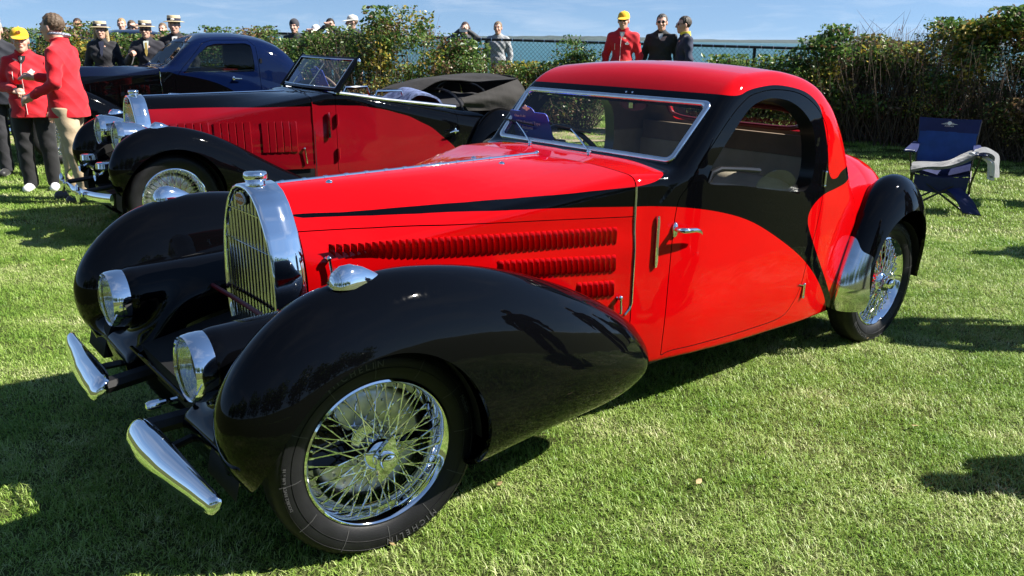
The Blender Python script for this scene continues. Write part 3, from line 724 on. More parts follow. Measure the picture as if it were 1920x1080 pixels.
# ================================================================== the cars: shared pieces
TH_RIM, R_TYRE = .258, .356
def wheel_parts(tread=True, words=True):
    """meshes for one wheel; outer face towards -y, axle along y, centre at origin"""
    P = {}
    # tyre: profile (radius, y)
    b = B(); n = 160; prof = [(.246, .045), (.262, .058), (.29, .07), (.318, .072), (.337, .064), (.349, .05), (.353, .03), (.3535, .0),
            (.353, -.03), (.349, -.05), (.337, -.064), (.318, -.072), (.29, -.07), (.268, -.060), (.262, -.055), (.246, -.045)]
    prof = [(r if r < .262 else .262 + (r - .262) * 1.19, h * (1 if r < .262 else 1.07)) for r, h in prof]
    rings = []
    for k, (r, h) in enumerate(prof):
        ring = []
        for q in range(n):
            a = 2 * math.pi * q / n
            rr = r - (.0055 if (q % 2 and .36 < r) and tread else (.003 if q % 2 and .345 < r < .36 and tread else 0))
            ring.append((rr * math.cos(a), h, -rr * math.sin(a)))
        rings.append(ring)
    b.rings(rings, caps=False); P['tyre'] = b.me('tyre', M['rubber'], sharp=50)
    # raised circumferential lines and scuffs
    b = B()
    for r, y in ((.306, -.0768), (.338, -.0752)):
        b.lathe([(r - .001, y + .001), (r, y - .0012), (r + .001, y + .001)], 96, 'y')
    P['tyre_line'] = b.me('sidewall_ring', M['rubber'])
    b = B()
    for k in range(12):
        a = k * math.pi / 6 + .13
        V = []
        for r, y in ((.272, -.0672), (.295, -.0762), (.320, -.0786), (.345, -.0752)):
            for d in (-.0012, .0012): V.append((r * math.cos(a) - d * math.sin(a), y, -(r * math.sin(a) + d * math.cos(a))))
        b.add(V, [(2 * i, 2 * i + 1, 2 * i + 3, 2 * i + 2) for i in range(3)])
    P['scuff'] = b.me('mould_line', M['tyre_line'])
    if words:
        P['words'] = []
        def arc(txt, mid, r, size):
            V, F = text_mesh(txt, size, .0006); b = B()
            out = []
            for x, y, z in V:
                a = mid - x / r; rr = r + y
                yy = -.0772 - z - .0014 + .0012 * ((rr - .325) / .02) ** 2
                out.append((rr * math.cos(a), yy, -rr * math.sin(a) * -1))
            b.add(out, [tuple(reversed(f)) for f in F]); P['words'].append(b.me('tyre_lettering', M['lettering'], smooth=False))
        arc('M I C H E L I N', R(125), .323, .031); arc('M I C H E L I N', R(-52), .323, .031)
        arc('DOUBLE RIVET  6.00 x 18', R(205), .328, .014); arc('Michelin', R(40), .328, .022)
    # rim
    b = B(); b.lathe([(.236, .05), (.254, .056), (.258, .05), (.250, .044), (.246, .03), (.225, .012), (.222, 0), (.225, -.012), (.246, -.034), (.252, -.046),
                      (.259, -.052), (.2585, -.060), (.252, -.063), (.246, -.058), (.240, -.044), (.219, -.02), (.215, 0), (.219, .02), (.236, .044)], 96, 'y')
    P['rim'] = b.me('rim', M['chrome'], sharp=60)
    # spoke, two lengths (outer and inner row), along +x before turning
    def spoke(r0, y0, r1, y1, skew):
        b = B(); p0 = Vector((r0 * math.cos(skew), y0, r0 * math.sin(skew))); p1 = Vector((r1, y1, 0))
        q = p0.lerp(p1, .93); b.tube([p0, q], .0026, 6); b.tube([q, p1], .0042, 6); return b.me('spoke', M['chrome'])
    P['spokes'] = [(spoke(.052, -.062, .234, -.034, .62), 0), (spoke(.052, -.062, .234, -.034, -.62), 1),
                   (spoke(.068, .03, .218, -.004, .80), 2), (spoke(.068, .03, .218, -.004, -.80), 3)]
    b = B(); b.lathe([(0, -.088), (.030, -.086), (.044, -.078), (.055, -.07), (.060, -.058), (.052, -.05), (.048, -.02), (.055, .0), (.075, .018), (.08, .03), (.076, .042), (0, .045)], 40, 'y')
    P['hub'] = b.me('hub', M['chrome'])
    # two eared knock-off
    b = B()
    ear = [(-.020, .0), (-.034, .020), (-.030, .036), (-.016, .062), (-.008, .078), (0, .080), (.010, .070), (.020, .044), (.034, .026), (.036, 0)]
    poly = ear + [(-u, -v) for u, v in ear]
    b.prism(poly, lambda u, v, d: (u, -.098 - d + abs(v) * .10, v), 0, .016)
    b.lathe([(.0, -.138), (.014, -.137), (.026, -.132), (.031, -.122), (.031, -.100), (.040, -.092), (.040, -.085)], 28, 'y')
    P['knock_off'] = b.me('knock_off_nut', M['chrome'], sharp=30)
    b = B(); b.lathe([(0, .034), (.07, .034), (.10, .030), (.175, .034), (.198, .045), (.206, .06), (.206, .11), (0, .11)], 64, 'y')
    for k in range(20):
        a = k * math.pi / 10; b.ball((.155 * math.cos(a), .033, .155 * math.sin(a)), .006, 6, 4)
    P['drum'] = b.me('brake_drum', M['alu'])
    return P
WP = wheel_parts()
def make_wheel(parent, x, y, steer=0.0, spin=0.0, far=False, detail=True):
    e = empty('wheel', (x, y, R_TYRE), 0, parent)
    e.rotation_euler = (0, spin if not far else 0, (math.pi if far else 0) + steer)
    obj('tyre', WP['tyre'], e)
    if detail:
        ln = obj('sidewall_ring', WP['tyre_line'], e); obj('mould_line', WP['scuff'], e); [obj('tyre_lettering', w_, e) for w_ in WP['words']]
    obj('rim', WP['rim'], e)
    if detail:
        for me, row in WP['spokes']:
            n = 20 if row < 2 else 14
            for k in range(n):
                a = 2 * math.pi * (k + (.25 if row % 2 else 0) + row * .11) / n
                obj('spoke', me, e, rot=(0, a, 0))
    else:
        b = B()
        for me, row in WP['spokes']:
            for k in range(16):
                Rm = Matrix.Rotation(2 * math.pi * (k + .25 * row) / 16, 3, 'Y')
                b.add([Rm @ v.co for v in me.vertices], [tuple(p.vertices) for p in me.polygons])
        b.build('spokes', M['chrome'], e)
    obj('hub', WP['hub'], e); obj('knock_off_nut', WP['knock_off'], e); obj('brake_drum', WP['drum'], e)
    return e

# radiator section: half outline (y, z) from the top down
RAD = [(0, 1.152), (.045, 1.148), (.09, 1.130), (.130, 1.094), (.160, 1.050), (.190, .995), (.212, .93), (.226, .86), (.233, .79), (.232, .72), (.222, .65), (.20, .58)]
def rad_poly(scale=1.0, dy=0.0, n=4):
    h = []
    for i in range(len(RAD) - 1):
        for k in range(n): h.append(tuple(RAD[i][j] + (RAD[i + 1][j] - RAD[i][j]) * k / n for j in (0, 1)))
    h.append(RAD[-1])
    def sh(y, z): return (max(0, y + dy * min(1, y / .05)) * scale, z + dy * (1 if y < .1 else .5 if y < .16 else 0))
    r = [sh(*p) for p in h]
    return [(y, z) for y, z in r] , [(-y, z) for y, z in reversed(r[1:])]
def make_radiator(parent, badge=True, slats=True):
    rad = empty('radiator', (-.06, 0, .6), 0, parent); off = Vector((.06, 0, -.6))
    a, c = rad_poly(); ring = c + a      # from one foot over the top to the other
    def rr(x, d):
        q = []
        for i, (y, z) in enumerate(ring):
            t = Vector(ring[min(i + 1, len(ring) - 1)]) - Vector(ring[max(i - 1, 0)]); nrm = Vector((-t.y, t.x)).normalized()
            if nrm.y < -.2 and abs(y) < .1: nrm = -nrm
            if nrm.x * y < 0: nrm = -nrm
            q.append(Vector((x, y + nrm.x * d, z + nrm.y * d)) + off)
        return q
    b = B(); b.rings([rr(-.085, -.018), rr(-.108, -.016), rr(-.119, -.011), rr(-.122, -.004), rr(-.117, .003), rr(-.105, .005), rr(-.06, .007), rr(-.004, .009), rr(0.0, .004)], caps=False, wrap=False)
    b.build('shell', M['chrome'], rad, sharp=70)
    # core and slats
    b = B(); a2, c2 = rad_poly(); pl = [(y * .92, z - .02) for y, z in c2 + a2]
    b.prism(pl, lambda u, v, d: Vector((d, u, v)) + off, -.055, -.035); b.build('core', M['void'], rad)
    if slats:
        ys = np.arange(-7, 8) * .0298
        top = lambda y: np.interp(abs(y), [p[0] for p in RAD[:9]], [p[1] for p in RAD[:9]]) - .02
        for y in ys:
            if abs(y) > .214: continue
            zt = top(y / .95) ; b = B(); z0 = .585
            pr = []
            for z in (z0, zt):
                pr.append([Vector((-.1092, y - .0098, z)) + off, Vector((-.1114, y - .004, z)) + off, Vector((-.1120, y + .001, z)) + off, Vector((-.1110, y + .0072, z)) + off, Vector((-.1092, y + .0100, z)) + off, Vector((-.1086, y, z)) + off])
            b.rings(pr); b.m = [1 if k in (4, 5) else 0 for k in range(6)] + [0, 0]; b.build('slat', [M['chrome_soft'], M['void']], rad, sharp=20)  # rear faces coloured black, so shade between the slats is painted in
        b = B()
        for z in (.935, 1.055):
            w = np.interp(z, [p[1] for p in RAD[::-1]], [p[0] for p in RAD[::-1]]) * .95
            b.tube([Vector((-.116, -w, z)) + off, Vector((-.116, w, z)) + off], .0016, 6)
        b.build('cross_wire', M['chrome'], rad)
    if badge:
        b = B(); b.prism([(.040 * math.cos(t), .024 * math.sin(t)) for t in np.linspace(0, 2 * math.pi, 28)[:-1]], lambda u, v, d: Vector((-.120 - d, u, 1.104 + v)) + off, 0, .006)
        bd = b.build('badge', M['white'], rad)
        b = B(); b.prism([(.0365 * math.cos(t), .0205 * math.sin(t)) for t in np.linspace(0, 2 * math.pi, 28)[:-1]], lambda u, v, d: Vector((-.126 - d, u, 1.104 + v)) + off, 0, .0018); b.build('badge_field', M['badge_red'], bd)
        V, F = text_mesh('BUGATTI', .0175, .0006); b = B(); b.add([Vector((-.1284 - z, -x, 1.1035 + y)) + off for x, y, z in V], F); b.build('badge_lettering', M['white'], bd, smooth=False)
    b = B(); zc = 1.163
    b.lathe([(0, .035), (.036, .034), (.0405, .030), (.0425, .024), (.0425, .010), (.039, .006), (.036, .002), (.036, -.016)], 40, 'z', (-.062 + off.x, 0, zc + off.z))
    b.build('filler_cap', M['chrome'], rad, sharp=45)
    return rad

def make_lamp_ring(parent, c, r, depth=.05, axis=(-1, 0, .02), name='headlight', bucket=None):
    h = empty(name, c, 0, parent)
    q = Vector(axis).to_track_quat('Z', 'Y').to_matrix()
    def T(b, nm, m, par): 
        b.V = [tuple(q @ Vector(v)) for v in b.V]; return b.build(nm, m, par, sharp=50)
    b = B(); b.lathe([(r * .93, .012), (r * .965, .018), (r, .012), (r * 1.04, -.006), (r * 1.06, -.03), (r * 1.05, -depth), (r * .98, -depth)], 48); T(b, 'bezel', M['chrome'], h)
    b = B(); b.lathe([(r * .95, .010), (r * .8, .022), (r * .5, .034), (r * .2, .040), (0.001, .041)], 48); T(b, 'lens', M['lens'], h)
    b = B(); b.lathe([(r * .95, .004), (r * .8, -.03), (r * .5, -.06), (r * .2, -.075), (0.001, -.078)], 40); T(b, 'reflector', M['reflector'], h)
    if bucket:
        b = B(); b.lathe([(r * 1.05, -depth + .01)] + [(r * k, -d) for k, d in bucket], 40); T(b, 'bucket', M['chrome'], h)
    return h

def pillow(outline, yc, hw, Rr, xs=None):
    D = PolyField(spline_closed(outline, 6))
    def f(x, y, z):
        d = D(x, z); q = np.maximum(d + Rr, 0) / Rr
        h_ = hw if xs is None else lerp(xs[0], xs[1], x); c = yc if xs is None else yc + lerp(xs[0], xs[2], x)
        v = (y - c) / h_
        return (np.sqrt(q * q + v * v) - 1) * h_
    return f
def capsule(a, b, ra, rb):
    a = np.array(a, float); e = np.array(b, float) - a; L = e @ e
    def f(x, y, z):
        t = np.clip(((x - a[0]) * e[0] + (y - a[1]) * e[1] + (z - a[2]) * e[2]) / L, 0, 1)
        return np.sqrt((x - a[0] - t * e[0]) ** 2 + (y - a[1] - t * e[1]) ** 2 + (z - a[2] - t * e[2]) ** 2) - (ra + t * (rb - ra))
    return f
def both(sm, name, mats, parent):
    sm.build(name, mats, parent); sm.mirror().build(name, mats, parent)
def one(sm, name, mats, parent): return (sm + sm.mirror()).build(name, mats, parent)
def ell_arch(cx, cz, rx, rz): return lambda x, z: (np.sqrt(((x - cx) / rx) ** 2 + ((z - cz) / rz) ** 2) - 1) * min(rx, rz)

def strip_bead(parent, name, pts, r, m, n=6):
    b = B(); b.tube(pts, r, n); return b.build(name, m, parent)

# ================================================================== the red and black coupe
hero = empty('vintage_coupe', (-.8821, 2.9807, 0), R(39.802))
tag(hero, 'red and black two-door vintage coupe with open arched side window, nearest on the lawn', 'car')

wbs = Spl([(1.0, .60), (1.28, .622), (1.45, .655), (1.7, .688), (2.1, .708), (2.5, .708), (2.8, .69), (3.1, .668), (3.4, .63), (3.8, .47), (4.3, .15)])
sills = Spl([(1.0, .28), (1.4, .29), (2.2, .27), (2.9, .25), (3.3, .35), (4.3, .45)])
def Wf(x, z): return wbs(x) - .35 * np.maximum(.55 - z, 0) ** 2 - .30 * np.maximum(z - 1.08, 0) ** 2
decks = Spl([(1.0, 1.16), (1.28, 1.158), (1.6, 1.16), (2.8, 1.05), (3.0, 1.075), (3.2, 1.078), (3.4, 1.045), (3.6, .96), (3.8, .83), (4.1, .6), (4.3, .35)])
roofs = Spl([(1.2, 1.22), (1.6, 1.42), (1.75, 1.478), (1.88, 1.530), (2.0, 1.558), (2.2, 1.567), (2.4, 1.545), (2.55, 1.505), (2.68, 1.43), (2.78, 1.32), (2.86, 1.20), (2.93, 1.08), (3.0, .94), (3.15, .5), (3.4, -.6)])
WS = np.array([-.248, .227]) / np.hypot(.248, .227)
def wsd(x, z): return (x - 1.527) * WS[0] + (z - 1.157) * WS[1]
def hero_tub(x, y, z):
    side = y - Wf(x, z)
    cr_ = lerp([1.28, 1.7, 2.6, 3.2], [.15, .15, .3, .6], x)
    top = z - decks(x) + cr_ * np.maximum(y - .25, 0) ** 2 * lerp([1.28, 1.7], [1.2, 1.0], x)
    return smax(side, top, lerp([1.28, 1.6, 2.6, 3.2], [.05, .05, .12, .25], x)), side
def hero_body(x, y, z):
    y = np.abs(y); tub, side = hero_tub(x, y, z)
    rz = roofs(x + .16 * np.maximum(y - .1, 0) ** 2 * lerp([2.2, 2.6], [0, 1], x))
    rf = (z - rz + .035 * (y / .65) ** 2) / lerp([1.9, 2.5, 2.8], [1.0, 1.6, 2.3], x)
    cab = smax(smax(wsd(x, z), rf, .06), side, .06)
    return smax(smin(tub, cab, .035), sills(x) - z, .02)

DOOR = [(1.474, .345), (1.545, .334), (2.05, .328), (2.33, .333), (2.416, .391), (2.462, .469), (2.491, .591), (2.543, .764), (2.568, .898), (2.583, 1.056), (2.573, 1.24),
        (2.513, 1.332), (2.429, 1.397), (2.306, 1.442), (2.135, 1.459), (2.003, 1.449), (1.92, 1.426), (1.806, 1.352), (1.67, 1.224), (1.543, 1.077), (1.490, .995), (1.474, .736)]
SWIN = [(1.674, 1.077), (1.656, 1.113), (1.686, 1.151), (1.768, 1.241), (1.913, 1.37), (2.012, 1.412), (2.116, 1.422), (2.242, 1.404), (2.348, 1.357), (2.425, 1.287), (2.458, 1.197),
        (2.468, 1.067), (2.435, .995), (2.356, .976), (2.124, 1.009), (1.879, 1.052)]
BLACK = [(1.20, 1.016), (1.293, 1.012), (1.486, .995), (1.716, .954), (1.941, .89), (2.164, .789), (2.422, .644), (2.608, .5), (2.753, .365), (2.83, .27), (2.86, .20), (2.95, .20),
         (2.903, .265), (2.816, .367), (2.65, .55), (2.498, .743), (2.455, .83), (2.489, .893), (2.586, .936), (2.737, .953), (2.84, .974), (2.905, 1.03), (2.90, 1.075), (2.85, 1.06), (2.763, 1.035), (2.722, 1.007),
         (2.661, 1.010), (2.615, 1.06), (2.592, 1.14), (2.535, 1.293), (2.498, 1.37), (2.422, 1.426), (2.32, 1.458), (2.155, 1.479), (2.02, 1.473), (1.933, 1.46), (1.876, 1.443), (1.79, 1.447),
         (1.60, 1.50), (1.43, 1.22), (1.497, 1.166), (1.468, 1.146), (1.428, 1.126), (1.37, 1.106), (1.288, 1.095), (1.20, 1.094)]
DS = spline_closed(DOOR, 5); SWS = spline_closed(SWIN, 6)
def densify(P, n=6):
    out = []
    for i in range(len(P)):
        a, b_ = P[i], P[(i + 1) % len(P)]
        for k in range(n): out.append((a[0] + (b_[0] - a[0]) * k / n, a[1] + (b_[1] - a[1]) * k / n))
    return out
hb = sdf_mesh(hero_body, (1.24, -.03, .2), (4.36, .78, 1.62), .0125)
hb = hb.split(hb.V[:, 1] - .0)[0]
hb = hb.split(hb.V[:, 0] - 1.284)[0]
inner = hb.offset(-.032)
# windshield opening in the flat screen plane
def screen_sd(V):
    u = np.abs(V[:, 1]); v = (V[:, 0] - 1.527) * .675 + (V[:, 2] - 1.157) * .738      # along the slope
    box = smax(u - np.interp(v, [0, .34], [.585, .607]), smax(.012 - v, v - .342, .004), .05)
    return np.maximum(box, np.maximum(np.abs(wsd(V[:, 0], V[:, 2])) - .03, V[:, 0] - 2.0))
def side_sd(poly, V): return np.where(V[:, 1] > .45, polysd(poly, V[:, 0], V[:, 2]), .5)
REARW = lambda V: np.where(V[:, 0] > 2.4, smax(np.abs(V[:, 1]) - .455, np.abs(V[:, 2] - 1.275) - .062, .06), .5)
for_cut = screen_sd(hb.V)
hb, screen_cut = hb.split(for_cut, 1)
hb, _ = hb.split(REARW(hb.V), 2)
rear_glass = _.offset(-.012)
# paint: black sweep over the red shell
hb = hb.paint(np.where(hb.V[:, 1] > -1, polysd(spline_closed(BLACK, 4), hb.V[:, 0], hb.V[:, 2]), 1), 1)
hb, door = hb.split(side_sd(DS, hb.V) - .0022, 3)
_, door = door.split(side_sd(DS, door.V) + .0022, 3)
door, side_cut = door.split(side_sd(SWS, door.V), 4)
# a rolled edge stands round the side window
rollv = np.clip(1 - np.abs(side_sd(SWS, door.V) - .010) / .016, 0, 1); door.V += door.N * (rollv * .006)[:, None]
hb = hb.rim(3, .02, 2).rim(1, .045, 1).rim(2, .03, 0)
door = door.rim(3, .02, 2).rim(4, .075, 2)
MB = [M['red'], M['black'], M['dlining']]
one(hb, 'body_shell', MB, hero)
for sgn, dd in ((1, door), (-1, door.mirror())):
    d = dd.build('door', MB, hero)
    if sgn == -1: near_door = d
    else: far_door = d
# cabin lining, a skin inside the shell
li = inner.split(screen_sd(inner.V) - .004)[0]
li = li.split(REARW(li.V) - .004)[0]; li = li.split(side_sd(SWS, li.V) - .006)[0]
li = li.split(li.V[:, 0] - 1.42)[0]; li = li.split(2.98 - li.V[:, 0])[0]; li = li.split(li.V[:, 2] - .42)[0]
li.tag[:] = 0; fz = li.V[li.F].mean(1); li.tag[(fz[:, 2] > 1.135) & (fz[:, 0] > 2.4)] = 1; li.tag[(fz[:, 0] < 1.86) & (fz[:, 2] < 1.46)] = 2
one(li.flip(), 'cabin_lining', [M['lining'], M['lining2'], M['dlining']], hero)
one(rear_glass, 'rear_window', M['glass'], hero)
# rear window trim, maroon
b = B(); tw = []
for t in np.linspace(0, 2 * math.pi, 49)[:-1]:
    c_, s_ = math.cos(t), math.sin(t); y = .445 * np.sign(c_) * abs(c_) ** .35; z = 1.275 + .058 * np.sign(s_) * abs(s_) ** .7
    xr = 2.9
    for xr in np.arange(2.4, 3.0, .004):
        if hero_body(np.array([xr]), np.array([y]), np.array([z]))[0] > -.030 and xr > 2.5: break
    tw.append((xr, y, z))
b.tube(tw, .013, 8, closed=True); b.build('rear_window_trim', M['maroon'], hero)

# windshield: frame and glass, one flat pane
def scr(u, v, d=0):          # u across, v up the slope, d outwards
    return Vector((1.527 + v * .675 + d * WS[0], u, 1.157 + v * .738 + d * WS[1]))
def scr_ring(inset, d):
    pts = []
    for cx, cy, a0 in ((1, 1, 0), (-1, 1, 90), (-1, -1, 180), (1, -1, 270)):
        rad = .035 - inset * .4; v0, v1 = .012 + inset, .342 - inset
        for k in range(7):
            a = R(a0 + 15 * k); v = (v1 - rad if cy > 0 else v0 + rad) + rad * math.sin(a); w = np.interp(v, [0, .34], [.585, .607]) - inset
            pts.append(scr(cx * (w - rad) + rad * math.cos(a), v, d))
    return pts
wsh = empty('windshield', (1.527, 0, 1.157), 0, hero); iw = Vector((-1.527, 0, -1.157))
rg = [[p + iw for p in scr_ring(i_, d_)] for i_, d_ in ((-.004, -.012), (-.006, .006), (-.002, .012), (.012, .014), (.019, .010), (.022, .002), (.022, -.012))]
b = B(); b.rings(rg, caps=False); b.build('windshield_frame', M['chrome_soft'], wsh, sharp=50)
b = B(); b.add([p + iw for p in scr_ring(.019, .001)], [tuple(range(28))]); b.build('windshield_glass', M['glass'], wsh)

# bonnet: from the radiator arch to the scuttle section
PHI = np.linspace(-38, 90, 84); ZC = .74
def radial(section):
    s_ = np.array(section); ang = np.degrees(np.arctan2(s_[:, 1] - ZC, s_[:, 0])); rr = np.hypot(s_[:, 0], s_[:, 1] - ZC); o = np.argsort(ang)
    return np.interp(PHI, ang[o], rr[o])
r0 = radial([(0, 1.146), (.04, 1.1425), (.085, 1.126), (.125, 1.091), (.155, 1.055), (.18, 1.015), (.203, .968), (.222, .915), (.233, .87), (.241, .80), (.243, .74), (.240, .66), (.228, .58), (.21, .5)])
def scuttle():
    out = []
    for ph in PHI:
        d = np.array([math.cos(R(ph)), math.sin(R(ph))]); t = np.linspace(.1, .9, 900)
        v = hero_body(np.full(900, 1.285), d[0] * t, ZC + d[1] * t); i = np.argmax(v > 0); out.append(t[i] if i else .9)
    return np.array(out)
r1 = scuttle()
for _ in range(2): r0 = np.convolve(np.pad(r0, 2, 'reflect'), [.1, .2, .4, .2, .1], 'valid')
def bonnet_mesh(x0, x1, r0, r1, nx=84, ease=1.0):
    U = np.linspace(0, 1, nx); V = []; 
    for u in U:
        w = u ** ease; r = r0 * (1 - w) + r1 * w; V += [(x0 + (x1 - x0) * u, rr * math.cos(R(p)), ZC + rr * math.sin(R(p))) for p, rr in zip(PHI, r)]
    V = np.array(V); n = len(PHI); F = []
    for i in range(nx - 1):
        for a in range(n - 1): F.append((i * n + a, (i + 1) * n + a, (i + 1) * n + a + 1, i * n + a + 1))
    V[:, 1] = np.where(np.abs(V[:, 1]) < 1e-6, 0, V[:, 1])
    G = V.reshape(nx, n, 3); du = np.gradient(G, axis=0); dv = np.gradient(G, axis=1); N = np.cross(du, dv).reshape(-1, 3); N /= np.linalg.norm(N, axis=1, keepdims=True)
    F = np.array(F)
    if N[n // 2, 1] < 0: N = -N
    fn = np.cross(V[F[0, 1]] - V[F[0, 0]], V[F[0, 2]] - V[F[0, 0]])
    if fn @ N[F[0, 0]] < 0: F = F[:, ::-1]
    return S(V, F, N)
bn = bonnet_mesh(.003, 1.277, r0, r1, ease=.93)
seam = lambda V: V[:, 2] - np.interp(V[:, 0], [.015, .115, .263, .568, .904, 1.267], [1.001, .998, .994, .994, .985, .972])
def stripe(V):
    up_ = np.interp(V[:, 0], [.0, .03, .081, .177, .297, .459, .636, .803, .929, 1.091, 1.268], [1.058, 1.058, 1.056, 1.050, 1.049, 1.051, 1.056, 1.066, 1.077, 1.088, 1.095])
    lo_ = np.interp(V[:, 0], [.0, .03, .094, .286, .438, .601, .759, .904, 1.085, 1.272], [1.052, 1.044, 1.041, 1.031, 1.028, 1.031, 1.034, 1.032, 1.024, 1.013])
    return np.where(V[:, 1] > .1, np.maximum(lo_ - V[:, 2], V[:, 2] - up_), 1)
bn = bn.paint(stripe(bn.V), 1)
top, sidep = bn.split(seam(bn.V) - .0018, 5); _, sidep = sidep.split(seam(sidep.V) + .0018, 5)
_, sidep = sidep.split(np.maximum(.44 - sidep.V[:, 2], -1), 6)
sidep = (lambda q: q[0])(sidep.split(sidep.V[:, 2] - .44, 6)) if False else sidep
bt = empty('bonnet', (0, 0, 0), 0, hero)
one(top.rim(5, .012, 2), 'bonnet_top', MB, bt)
def prep_side(q): return q.split(q.V[:, 2] - .44, 6)[0].rim(5, .012, 2)
bn2 = bonnet_mesh(.003, 1.277, r0, r1, ease=.93); bn2 = bn2.split(-(seam(bn2.V) + .0018), 5)[0]
sm_side = prep_side(bn2); sm_side.build('bonnet_side', MB, bt); sm_side.mirror().build('bonnet_side', MB, bt)
# black under-skin that stands in for the shade inside the panel gaps
one(bonnet_mesh(.003, 1.30, r0 - .013, r1 - .013).flip().flip(), 'gap_shade_skin', M['void'], bt)
# centre hinge
hg = empty('bonnet_hinge', (0, 0, 0), 0, bt)
b = B(); b.tube([(.012, 0, 1.1475), (.4, 0, 1.151), (.8, 0, 1.1555), (1.285, 0, 1.161)], .0068, 8); b.build('hinge_rod', M['chrome'], hg)
b = B(); b.tube([(0, 0, 0), (.015, 0, .0003)], .0088, 8); kn = b.me('hinge_knuckle', M['chrome'])
for k in range(15): obj('hinge_knuckle', kn, hg, (.03 + k * .0885, 0, 1.1477 + k * .00094))
b = B(); b.ball((1.288, 0, 1.163), .011); b.build('hinge_end', M['chrome'], hg)
# bonnet side surface height for things fixed to it
def bonnet_y(x, z):
    w = (max(0, min(1, (x - .003) / 1.274))) ** .93; r = r0 * (1 - w) + r1 * w
    yy = r * np.cos(np.radians(PHI)); zz = ZC + r * np.sin(np.radians(PHI)); m = PHI < 75
    return float(np.interp(z, zz[m], yy[m]))
# louvres: short pressed slits, open to the rear
def louvre_mesh(h):
    b = B(); r = []
    for t in (0, .06, .2, .5, .8, .94, 1):
        z = (t - .5) * h; k = math.sin(math.pi * min(1, max(0, min(t, 1 - t) / .16)) / 2) if t not in (0, 1) else .05
        r.append([(-.0165, .0015, z), (-.010, -.0020 * k, z), (-.003, -.0068 * k, z), (.0035, -.0128 * k, z), (.0055, -.0130 * k, z), (.0064, .0015, z)])
    b.rings(r); return b.me('louvre', M['red'], sharp=50)
LM = {}
def louvre(x, z, h, sgn, parent):
    if h not in LM: LM[h] = louvre_mesh(h)
    y = bonnet_y(x, z); yb = bonnet_y(x, z - .03); ya = bonnet_y(x, z + .03); xa = bonnet_y(x + .03, z); xb = bonnet_y(x - .03, z)
    lean = math.atan2(ya - yb, .06); yaw = math.atan2(xa - xb, .06)
    o = obj('louvre', LM[h], parent, (x, sgn * y, z))
    if sgn < 0: o.rotation_euler = (-lean * -1 * -1, 0, -yaw)
    else: o.rotation_euler = (lean * -1, 0, yaw); o.scale = (1, -1, 1)
    return o
louv_rows = [(np.linspace(.100, 1.189, 47), (.925, .897), .078), (np.linspace(.705, 1.186, 21), (.808, .784), .072), (np.linspace(1.036, 1.184, 7), (.683, .675), .070)]
for sgn in (-1, 1):
    for xs_, (z0, z1), h_ in louv_rows:
        for x in xs_: louvre(x, float(np.interp(x, [xs_[0], xs_[-1]], [z0, z1])), h_, sgn, bt)
# bead at the back of the bonnet
for sgn in (-1, 1):
    pts = []
    for z in np.linspace(1.095, .60, 14):
        yy = bonnet_y(1.277, z); pts.append((1.281, sgn * (yy + .002), z))
    pts += [(1.272, sgn * (bonnet_y(1.27, .575) + .003), .575), (1.25, sgn * (bonnet_y(1.25, .55) + .003), .552)]
    strip_bead(hero, 'bonnet_bead', pts, .0048, M['chrome_soft'])
# bonnet latches
for sgn in (-1, 1):
    for x, z, z2 in ((.075, .905, .80), (1.215, .63, .565)):
        y0, y1 = bonnet_y(x, z), bonnet_y(x + .01, z2); b = B()
        b.tube([(x, sgn * (y0 + .018), z), (x + .006, sgn * (y1 + .014), z2)], .0052, 8); b.ball((x, sgn * (y0 + .014), z + .004), (.011, .012, .012)); b.ball((x + .006, sgn * (y1 + .01), z2), (.006, .009, .006))
        b.tube([(x - .006, sgn * y0, z + .004), (x, sgn * (y0 + .02), z + .002)], .006, 8)
        b.build('bonnet_latch', M['chrome'], bt)
for x, y in ((.20, -.055), (.998, -.10), (.998, .10)):
    zt = np.interp(abs(y), (r0 * (1 - x / 1.28) + r1 * x / 1.28)[::-1] * np.cos(np.radians(PHI[::-1])), ZC + (r0 * (1 - x / 1.28) + r1 * x / 1.28)[::-1] * np.sin(np.radians(PHI[::-1])))
    b = B(); b.lathe([(.014, 0), (.013, .004), (.007, .008), (0, .011)], 16, 'z', (x, y, zt - .001)); b.build('bonnet_button', M['chrome'], bt)
make_radiator(hero)

# fenders with the lamp pods melted in
FF = [(-.565, .62), (-.553, .70), (-.505, .79), (-.425, .875), (-.32, .945), (-.2, .983), (-.05, 1.0), (.1, .995), (.3, .963), (.5, .908), (.7, .83), (.9, .735), (1.08, .625), (1.2, .52),
      (1.26, .43), (1.25, .355), (1.18, .305), (1.0, .272), (.6, .268), (.1, .24), (-.3, .25), (-.44, .36), (-.52, .47), (-.552, .54)]
ffd = PolyField(spline_closed(FF, 6))
ff_hw = Spl([(-.7, .165), (-.5, .165), (0, .170), (.6, .163), (1.0, .142), (1.25, .118), (1.4, .10)]); ff_c = Spl([(-.7, 0), (-.3, 0), (.1, -.001), (.6, -.014), (1.0, -.035), (1.25, -.050), (1.4, -.06)])
def fender_only(x, y, z):
    d = ffd(x - .012 * np.clip(.5 - x, 0, 1), z + .004); q = np.maximum(d + .30, 0) / .30
    h_ = ff_hw(x); c = .785 + ff_c(x)
    v = (y - c) / h_
    return (np.sqrt(q * q + v * v) - 1) * h_
pod1 = capsule((-.40, .435, .690), (.25, .44, .70), .113, .118)
zcat = Spl([(-.6, .42), (-.47, .505), (-.39, .565), (-.33, .62), (-.25, .675), (-.1, .715), (.1, .735), (.5, .70), (.9, .60), (1.3, .48)])
